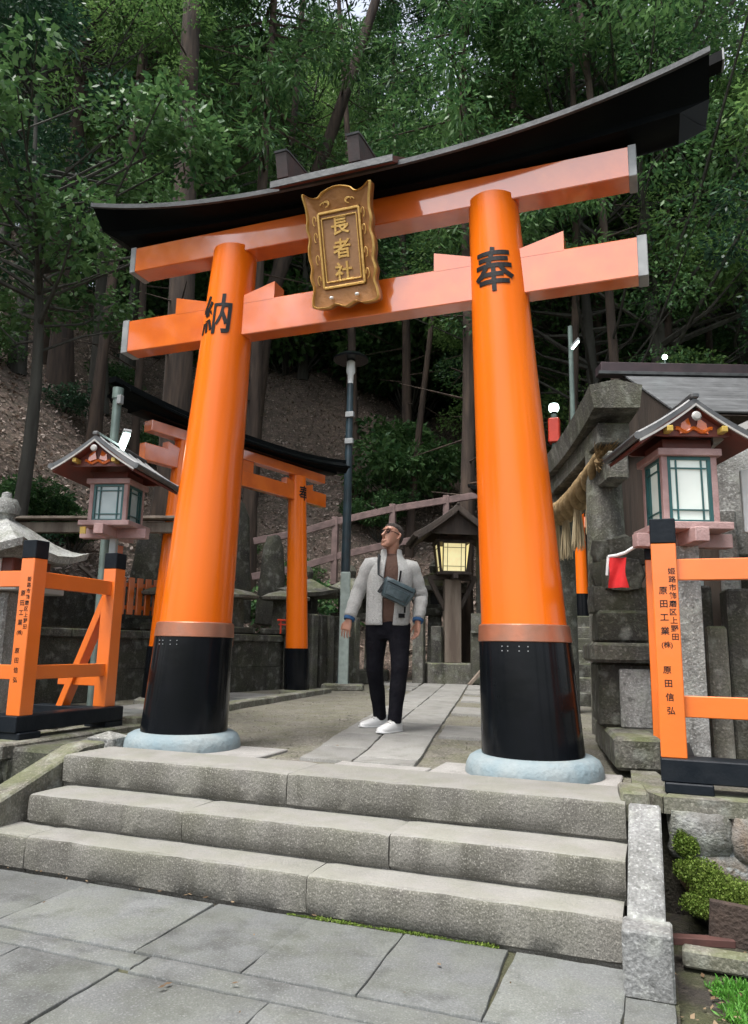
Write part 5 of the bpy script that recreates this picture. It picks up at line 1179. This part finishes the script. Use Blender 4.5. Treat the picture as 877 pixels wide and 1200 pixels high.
MB().loft([[BR @ Vector((x * s_, -.056 - d_, z * s_ - .022)) for x, z in ((-.085, -.035), (.085, -.035), (.095, .04), (-.095, .04))] for s_, d_ in ((1.03, 0), (1, .010), (.94, .012))]).build('front_pocket', M['bag'], bb_)
MB().bar(BR @ Vector((-.125, -.02, .03)), BR @ Vector((-.14, -.02, -.07)), .03, .03, .004).build('buckle', M['strap'], bb_)
sp_ = [BR @ Vector((-.13, .0, .05)), Vector((-.082, -.172, 1.26)), Vector((-.085, -.140, 1.37)), Vector((-.078, -.06, 1.435)), Vector((-.05, .06, 1.44)), Vector((.06, .15, 1.30)), Vector((.18, .12, 1.14)), Vector((.215, .0, 1.05)), Vector((.205, -.12, 1.06)), BR @ Vector((.13, .0, .02))]
MB().tube(sp_, .016, 8, True, .35).build('strap', M['strap'], bag, 60)
# ------------------------------------------------------------------ forest
def leaves(seed, centres, n, ln, wd, flat=.55, droop=.25, shell=.35):
    """n separate leaf quads spread through clumps; centres = [(x, y, z, radius), ...]"""
    rg = np.random.default_rng(seed); C_ = np.array(centres); pr = C_[:, 3] ** 2; pr = pr / pr.sum()
    i = rg.choice(len(C_), n, p=pr); u = rg.normal(size=(n, 3)); u /= np.linalg.norm(u, axis=1)[:, None]
    rad = C_[i, 3] * (rg.uniform(shell, 1, n) ** .6); B = C_[i, :3] + u * rad[:, None] * np.array([1, 1, flat])
    d = u * np.array([1, 1, .3]) + rg.normal(size=(n, 3)) * .55; d[:, 2] -= droop; d /= np.linalg.norm(d, axis=1)[:, None]
    nn = rg.normal(size=(n, 3)) * .55 + np.array([0, 0, 1.0]); s = np.cross(d, nn); s /= np.linalg.norm(s, axis=1)[:, None]
    L_ = ln * rg.uniform(.6, 1.25, (n, 1)); W_ = wd * rg.uniform(.7, 1.25, (n, 1))
    return np.stack([B, B + d * L_ * .45 + s * W_, B + d * L_, B + d * L_ * .45 - s * W_], 1).reshape(-1, 3)
def broadleaf(seed, H_, r0, cz0, cr, ncl, n, ln, wd, leafm, lean=(0, 0), barkm='barkgrey'):
    r = random.Random(seed); tr = MB(); pts = []; lx, ly = lean
    for i in range(10):
        t = i / 9; pts.append(Vector((lx * t * H_ + .22 * math.sin(t * 5 + seed) * t, ly * t * H_ + .22 * math.cos(t * 4 + seed) * t, t * H_)))
    tr.tube(pts, [r0 * (1.35 if i == 0 else 1) * (1 - .82 * i / 9) for i in range(10)], 9)
    at = lambda z: pts[min(8, int(z / H_ * 9))].lerp(pts[min(9, int(z / H_ * 9) + 1)], (z / H_ * 9) % 1)
    cl = []
    for k in range(ncl):
        z = cz0 + (H_ - cz0) * (r.random() ** .85); t = (z - cz0) / (H_ - cz0); R_ = cr * (.45 + .85 * math.sin(math.pi * min(.96, .12 + t * .84))) * math.sqrt(r.uniform(.12, 1))
        a = r.uniform(0, 6.283); zb = max(cz0 * .55, z - R_ * r.uniform(.25, .7)); b = at(min(zb, H_ * .98)); e = Vector((b.x + R_ * math.cos(a), b.y + R_ * math.sin(a), z))
        mid = b.lerp(e, .5) + Vector((r.uniform(-.2, .2), r.uniform(-.2, .2), -.12 * R_ * r.random()))
        tr.tube([b, mid, e], [r0 * (.34 if k < ncl * .4 else .18), r0 * .14, .008], 5, False)
        cl.append((e.x, e.y, e.z, r.uniform(.40, 1.0) * cr * .27))
    tm = tr.mesh('trunk', M[barkm], 60); V = leaves(seed, cl, n, ln, wd); return tm, fast_mesh('crown', V, 4, leafm)
def cedar(seed, H_, r0, z0, n, leafm, dead=10):
    r = random.Random(seed); tr = MB(); pts = [Vector((.06 * math.sin(i * .9 + seed), .06 * math.cos(i * .7 + seed), H_ * i / 11)) for i in range(12)]
    rings = []
    for i, p in enumerate(pts):
        rad = r0 * (1.5 if i == 0 else 1) * (1 - .75 * i / 11)
        rings.append([p + Vector((rad * math.cos(2 * math.pi * k / 16) * (1 + .07 * math.sin(k * 2.7 + seed)), rad * math.sin(2 * math.pi * k / 16) * (1 + .07 * math.sin(k * 2.7 + seed)), 0)) for k in range(16)])
    tr.loft(rings); cl = []
    for k in range(dead):
        z = r.uniform(z0 * .3, z0); a = r.uniform(0, 6.28); L_ = r.uniform(.5, 1.8); tr.tube([(0, 0, z), (L_ * math.cos(a), L_ * math.sin(a), z + r.uniform(-.3, .3))], [.025, .006], 4, False)
    for k in range(46):
        z = z0 + (H_ - z0) * (k + r.random()) / 46; R_ = max(.4, 2.6 * (1 - (z - z0) / (H_ - z0)) ** .7); a = r.uniform(0, 6.28); e = Vector((R_ * math.cos(a), R_ * math.sin(a), z - .35 * R_))
        tr.tube([(0, 0, z), e], [.04, .01], 4, False)
        for t in (.45, .75, 1.0): cl.append((e.x * t, e.y * t, z - .35 * R_ * t, .30 + .25 * t))
    V = leaves(seed, cl, n, .22, .026, .6, .5, .1); return tr.mesh('trunk', M['bark'], 60), fast_mesh('crown', V, 4, leafm)
def shrub(seed, h_, w_, n, ln, wd, leafm):
    r = random.Random(seed); tr = MB(); cl = []
    for k in range(14):
        a = r.uniform(0, 6.28); R_ = w_ * math.sqrt(r.random()); e = Vector((R_ * math.cos(a), R_ * math.sin(a), h_ * r.uniform(.35, 1))); tr.tube([(0, 0, -.1), e * .5 + Vector((0, 0, .1)), e], [.02, .012, .005], 4, False); cl.append((e.x, e.y, e.z, r.uniform(.22, .42) * w_ + .08))
    return tr.mesh('stem', M['barkgrey'], 60), fast_mesh('foliage', leaves(seed, cl, n, ln, wd, .7), 4, leafm)
BL = [broadleaf(1, 11.5, .15, 3.4, 3.2, 66, 26000, .115, .026, M['leaf']), broadleaf(2, 13.5, .18, 4.6, 3.6, 70, 27000, .12, .027, M['leaflight']), broadleaf(3, 10, .13, 2.8, 2.9, 60, 24000, .11, .026, M['leafdark'], (.08, 0)),
      broadleaf(4, 15, .20, 5.5, 3.9, 76, 29000, .12, .027, M['leaf'], (-.06, .03)), broadleaf(5, 8.0, .10, 1.8, 2.5, 52, 18000, .10, .025, M['leafdark'], (.04, -.05))]
CD = [cedar(6, 24, .31, 15, 12000, M['leafdark'], 16), cedar(7, 19, .17, 9.5, 10000, M['leaf'], 14), cedar(8, 17, .10, 9, 7000, M['leaflight'], 8)]
CD.append(cedar(9, 25, .25, 18, 6000, M['leaf'], 12)); CD.append(cedar(10, 21, .11, 15, 5000, M['leafdark'], 10))
SHB = [shrub(21, .9, .8, 2600, .11, .028, M['leaf']), shrub(22, .6, .9, 2200, .10, .030, M['leafdark']), shrub(23, 1.5, 1.0, 4200, .12, .030, M['leaf'])]
SHB.append(shrub(24, 1.7, 1.2, 6500, .09, .026, M['leaflight']))
def plant(name, label, cat, proto, loc, rz, s=1.0, group=None, parts=('trunk', 'crown'), tilt=None):
    t = thing(name, label, cat, loc, rz, group); t.scale = (s, s, s)
    if tilt: t.rotation_euler = (tilt[0], tilt[1], rz)
    for nm, me in zip(parts, proto): link(nm, me, t)
    return t
def W(lat, dep): return (1.888 - .353 * dep + .936 * lat, -4.52 + .936 * dep + .353 * lat)
def G(x, y, dz=-.15): return (x, y, ground_z(x, y) + dz)
# trunks that stand out in the photograph
x, y = W(-3.98, 14.0); plant('cedar_tree', "thick straight brown cedar trunk rising behind the left pillar of the large gate", 'tree', CD[0], G(x, y), .4, 1.0, None, ('trunk', 'crown'), (0, -.015))
x, y = W(-4.35, 17.5); plant('cedar_tree', "dark trunk leaning to the right above the gate's plaque", 'tree', CD[3], G(x, y), .361, .95, None, ('trunk', 'crown'), (.0, .27))
x, y = W(-2.9, 16.5); plant('cedar_tree', "slimmer brown cedar trunk between the thick cedar and the leaning trunk", 'tree', CD[1], G(x, y), 1.0, 1.1)
x, y = W(1.86, 14.8); plant('cedar_tree', "dark trunk standing just left of the large right pillar", 'tree', CD[1], G(x, y), 2.0, 1.0, None, ('trunk', 'crown'), (0, -.02))
x, y = W(1.05, 21); plant('cedar_tree', "pale leaning trunk seen between the gate's two beams", 'tree', CD[1], G(x, y), 2.6, .95, None, ('trunk', 'crown'), (0, .07))
x, y = W(5.3, 15.5); plant('forest_tree', "dark forked tree rising behind the right end of the gate's black cap", 'tree', BL[3], G(x, y), .6, 1.0)
x, y = W(3.1, 15.2); plant('forest_tree', "slim dark tree right of the large right pillar behind the street lamp pole", 'tree', CD[1], G(x, y), 1.3, .95)
for lat, dep, k, s_, lab in ((6.9, 15.5, 3, 1.35, "huge broad leaved tree closing the sky at the upper right corner"), (8.6, 16.5, 1, 1.45, "tall pale leaved tree at the far upper right edge"), (5.0, 18.5, 3, 1.3, "tall broad leaved tree behind the right tip of the gate's cap")):
    x, y = W(lat, dep); plant('forest_tree', lab, 'tree', BL[k], G(x, y), lat, s_); 
for lat, dep, k, s_, rz, tl, lab in ((3.9, 14.5, 4, 1.0, .361, .03, "slim dark trunk close behind the hall's ridge end"), (5.1, 14.0, 4, 1.1, .361, -.05, "slim dark trunk leaning left above the grey ribbed roof"), (6.2, 15.5, 4, 1.0, .361, .04, "slim trunk right of the gate's cap tip"), (4.6, 17.0, 3, .8, .361, .10, "dark trunk leaning right under the gate's right cap end"),
                                  (-5.9, 15.0, 4, 1.1, .361, .02, "slim trunk high on the left slope above the left lantern"), (-7.2, 16.0, 3, .9, .361, -.03, "grey trunk at the upper left of the slope"), (-3.3, 19.5, 4, 1.3, .361, .05, "slim trunk directly left of the leaning trunk"), (-.4, 20.0, 4, 1.2, .361, -.06, "slim trunk rising above the plaque's right side"), (.9, 18.5, 4, .9, .361, .08, "thin dark trunk between plaque and right pillar")):
    x, y = W(lat, dep); plant('cedar_tree', lab, 'tree', CD[k], G(x, y), rz, s_, None, ('trunk', 'crown'), (0, tl))
# near tree whose branches hang in from the left over the gate's left tip
nt_tm, nt_cr = broadleaf(31, 7.4, .12, 4.6, 2.3, 46, 10500, .12, .034, M['leaf'], (.02, -.02))
x, y = W(-4.75, 9.6); plant('leafy_tree', "broad leaved tree at the left edge with glossy leaves hanging over the gate's left tip", 'tree', (nt_tm, nt_cr), (x, y, ground_z(x, y) - .2), .0, 1.0)
rf = random.Random(77); placed = []
def where(x, y):
    u = ((x - 1.888) * .936 + (y + 4.52) * .353) / (-(x - 1.888) * .353 + (y + 4.52) * .936); d = -(x - 1.888) * .353 + (y + 4.52) * .936
    z = "far left" if u < -.36 else "left of the left pillar" if u < -.22 else "by the plaque" if u < .0 else "left of the right pillar" if u < .14 else "right of the right pillar" if u < .30 else "far right"
    return z + (", front row" if d < 17 else ", second row" if d < 22 else ", third row" if d < 28 else ", farthest rows")
def free(x, y, dmin):
    return all((x - a) ** 2 + (y - b) ** 2 > dmin * dmin for a, b in placed)
kinds = ["mid green leafy forest tree", "tall pale green forest tree", "dark green leaning forest tree", "very tall green forest tree", "low dark green forest tree"]
def forest(n, d0, d1, q0, q1, ks, need, gap, smin=.85, smax=1.15, clear=2.0):
    """broad leaved trees whose crowns start above the line of sight slope 'need' (so the slope below stays open)"""
    cnt = 0
    for tries in range(4000):
        if cnt >= n: break
        dep = rf.uniform(d0, d1); q = rf.uniform(q0, q1); x, y = W(q * dep, dep)
        if not (hill_h(x, y) > .9 or y > 12.0) or y < 2 or not free(x, y, gap): continue
        k = rf.choice(ks); s_ = rf.uniform(smin, smax)
        if (ground_z(x, y) + [3.4, 4.6, 2.8, 5.5, 1.8][k] * s_ - clear) / dep < (need(q) if callable(need) else need): continue
        placed.append((x, y)); cnt += 1
        plant('forest_tree', kinds[k] + ', ' + where(x, y), 'tree', BL[k], G(x, y), rf.uniform(0, 6.28), s_, 'broad leaved trees of the forest behind the gate')
forest(46, 25, 44, -.66, .30, [0, 1, 1, 3, 1, 3], .36, 2.0)                      # on the crest and beyond
forest(8, 13, 24, -.66, -.30, [1, 3, 3, 1], .55, 2.2)
forest(6, 20.5, 25, -.26, .12, [1, 3], .60, 2.4)  # nearer crowns high overhead
forest(46, 27, 46, -.55, .30, [4, 0, 2, 4], .0, 1.7, .9, 1.25)                  # bushy trees along the crest closing the view
forest(26, 15, 36, .26, .75, [0, 1, 3, 2], .10, 2.0)                             # dark wood behind the hall
forest(8, 12.5, 20, .34, .70, [3, 1], .42, 2.2, 1.0, 1.3)
cnt = 0
for tries in range(3000):
    if cnt >= 38: break
    dep = 13 + 24 * rf.random(); lat = rf.uniform(-.62, .66) * dep; x, y = W(lat, dep)
    if not (hill_h(x, y) > .9 or y > 13) or not free(x, y, 1.1) or (dep < 24 and -.3 < lat / dep < .16): continue
    k = 1 if rf.random() < .35 else 2; placed.append((x, y)); cnt += 1
    plant('cedar_tree', ["", "straight dark conifer trunk", "thin pale conifer trunk"][k] + ", " + where(x, y), 'tree', CD[k], G(x, y), rf.uniform(0, 6.28), rf.uniform(.85, 1.15), 'slim conifers of the forest behind the gate', ('trunk', 'crown'), (rf.uniform(-.04, .04), rf.uniform(-.04, .04)))
cnt = 0
for tries in range(3000):
    if cnt >= 22: break
    dep = 8.5 + 17 * rf.random(); lat = rf.uniform(-.62, .45) * dep; x, y = W(lat, dep)
    if hill_h(x, y) < 1.6: continue
    k = rf.choice([0, 1, 1, 2]); cnt += 1
    plant('shrub', ["mid green bush on the slope", "low dark bush on the slope", "taller green bush on the slope"][k] + ", " + where(x, y), 'shrub', SHB[k], G(x, y, -.05), rf.uniform(0, 6.28), rf.uniform(.45, .85), 'bushes scattered over the slope', ('stem', 'foliage'))
# bushes the photo shows clearly
for lat, dep, k, s, lab in ((.55, 19.3, 2, 1.5, "large leafy bush above the handrail right of the lamp post"), (1.4, 20.5, 2, 1.6, "leafy bush on the slope left of the large right pillar"), (-5.2, 11.0, 2, .6, "leafy bush left of the left lantern at the photo's left edge"), (-1.3, 15.5, 0, 1.3, "small bush on the slope between the large left pillar and the lamp post")):
    x, y = W(lat, dep); plant('shrub', lab, 'shrub', SHB[k], G(x, y, -.05), lat * 3, s, None, ('stem', 'foliage'))
for i in range(44):
    dep = rf.uniform(26, 36); lat = rf.uniform(-.40, .22) * dep; x, y = W(lat, dep); k = rf.choice([0, 2, 2])
    plant('shrub', "tall undergrowth bush on the crest of the slope, " + where(x, y), 'shrub', SHB[k], G(x, y, -.05), rf.uniform(0, 6.28), rf.uniform(2.2, 3.0), 'undergrowth along the crest of the slope', ('stem', 'foliage'))
# fallen leaves on the slope
rg = np.random.default_rng(55); n = 60000; dp = 8 + 22 * rg.random(n) ** 1.4; lt = rg.uniform(-.66, .5, n) * dp
X = 1.888 - .353 * dp + .936 * lt; Y = -4.52 + .936 * dp + .353 * lt
Z = np.array([hill_h(a, b) if b > -.3 else 0 for a, b in zip(X, Y)]); ok = Z > .08; X, Y, Z = X[ok], Y[ok], Z[ok]; n = len(X)
B = np.column_stack([X, Y, Z + .012 + .01 * np.maximum(0, Y - 1.5)]); d = rg.normal(size=(n, 3)); d[:, 2] = np.abs(d[:, 2]) * .5; d /= np.linalg.norm(d, axis=1)[:, None]
s = np.cross(d, rg.normal(size=(n, 3)) * .5 + np.array([.3, -.3, 1])); s /= np.linalg.norm(s, axis=1)[:, None]; L_ = rg.uniform(.05, .13, (n, 1)); W_ = L_ * rg.uniform(.2, .36, (n, 1))
stuff(link('leaf_litter', fast_mesh('leaf_litter', np.stack([B, B + d * L_ * .5 + s * W_, B + d * L_, B + d * L_ * .5 - s * W_], 1).reshape(-1, 3), 4, M['litter'])))
# fallen branches
for i, (lat, dep, L_, a) in enumerate(((-3.55, 10.8, 1.2, .9), (-4.6, 11.5, 1.8, .3), (-2.0, 14.5, 2.0, -.2), (.6, 15.5, 1.6, .5), (-4.2, 9.4, 1.4, 1.4))):
    x, y = W(lat, dep); p0 = Vector((x, y, ground_z(x, y) + .06)); p1 = Vector((x + L_ * math.cos(a), y + L_ * math.sin(a), 0)); p1.z = ground_z(p1.x, p1.y) + .15
    o = MB().tube([Vector((0, 0, 0)), (p1 - p0) * .5 + Vector((0, 0, .12)), p1 - p0], [.035, .028, .012], 6).build('fallen_branch', M['greywood'], None, 60, tuple(p0))
    tag(o, ["pale bent fallen branch on the slope left of the large left pillar", "long fallen branch high on the slope at the left", "fallen branch on the slope left of the lamp post", "fallen branch on the slope right of the lamp post", "fallen branch low on the slope behind the left lantern"][i], 'branch')

# the woods go on round the approach behind the camera, leaving the sky open over the path
for i, (x, y, k, s_) in enumerate(((-9.5, -3.5, 0, 1.1), (-12.5, -7.5, 3, 1.1), (-9.0, -10.0, 1, 1.1), (-15, -2, 1, 1.2), (-14, -13, 3, 1.2), (-7.5, 1.0, 2, .9), (9.0, -2.0, 0, 1.1), (11, -7, 3, 1.1), (8.5, 3.5, 1, 1.0), (13, 0, 1, 1.2), (10, -13, 3, 1.1), (6.8, 7.5, 2, 1.0), (-11, 3, 4, 1.2))):
    plant('forest_tree', "broad leaved tree standing beside the approach outside the picture", 'tree', BL[k], (x, y, -.6 if y < -.3 else ground_z(x, y) - .2), i * 1.3, s_, 'trees beside the approach')

rg = np.random.default_rng(91); n = 1500; X = rg.uniform(.30, 1.25, n); Y = -1.318 + rg.normal(0, .006, n); B = np.column_stack([X, Y, np.full(n, Zp + .002)])
d = rg.normal(size=(n, 3)); d[:, 2] = np.abs(d[:, 2]) + .3; d /= np.linalg.norm(d, axis=1)[:, None]; s = np.cross(d, rg.normal(size=(n, 3))); s /= np.linalg.norm(s, axis=1)[:, None]; L_ = rg.uniform(.006, .016, (n, 1)) * (.4 + .6 * np.abs(np.sin(X * 9)))[:, None]
stuff(link('moss', fast_mesh('moss', np.stack([B, B + d * L_ * .5 + s * L_ * .35, B + d * L_, B + d * L_ * .5 - s * L_ * .35], 1).reshape(-1, 3), 4, M['fern'])))
n = 170; X = np.concatenate([rg.uniform(1.86, 2.25, 70), rg.uniform(-1.4, 1.7, 40), rg.uniform(-2.2, 1.4, 60)]); Y = np.concatenate([rg.uniform(-1.9, -.75, 70), rg.uniform(-1.33, -1.30, 20), rg.uniform(-2.3, -1.4, 20), rg.uniform(.2, 4, 60)])
Z = np.where(Y > 0, .012, np.where(X > 1.9, -.553, Zp + .008)); B = np.column_stack([X, Y, Z]); d = rg.normal(size=(n, 3)); d[:, 2] *= .15; d /= np.linalg.norm(d, axis=1)[:, None]; s = np.cross(d, np.array([0, 0, 1.0]) + rg.normal(size=(n, 3)) * .25); s /= np.linalg.norm(s, axis=1)[:, None]; L_ = rg.uniform(.012, .035, (n, 1)); B[:, 2] += .006
stuff(link('fallen_leaves', fast_mesh('fallen_leaves', np.stack([B, B + d * L_ * .5 + s * L_ * .24, B + d * L_, B + d * L_ * .5 - s * L_ * .24], 1).reshape(-1, 3), 4, M['debris'])))
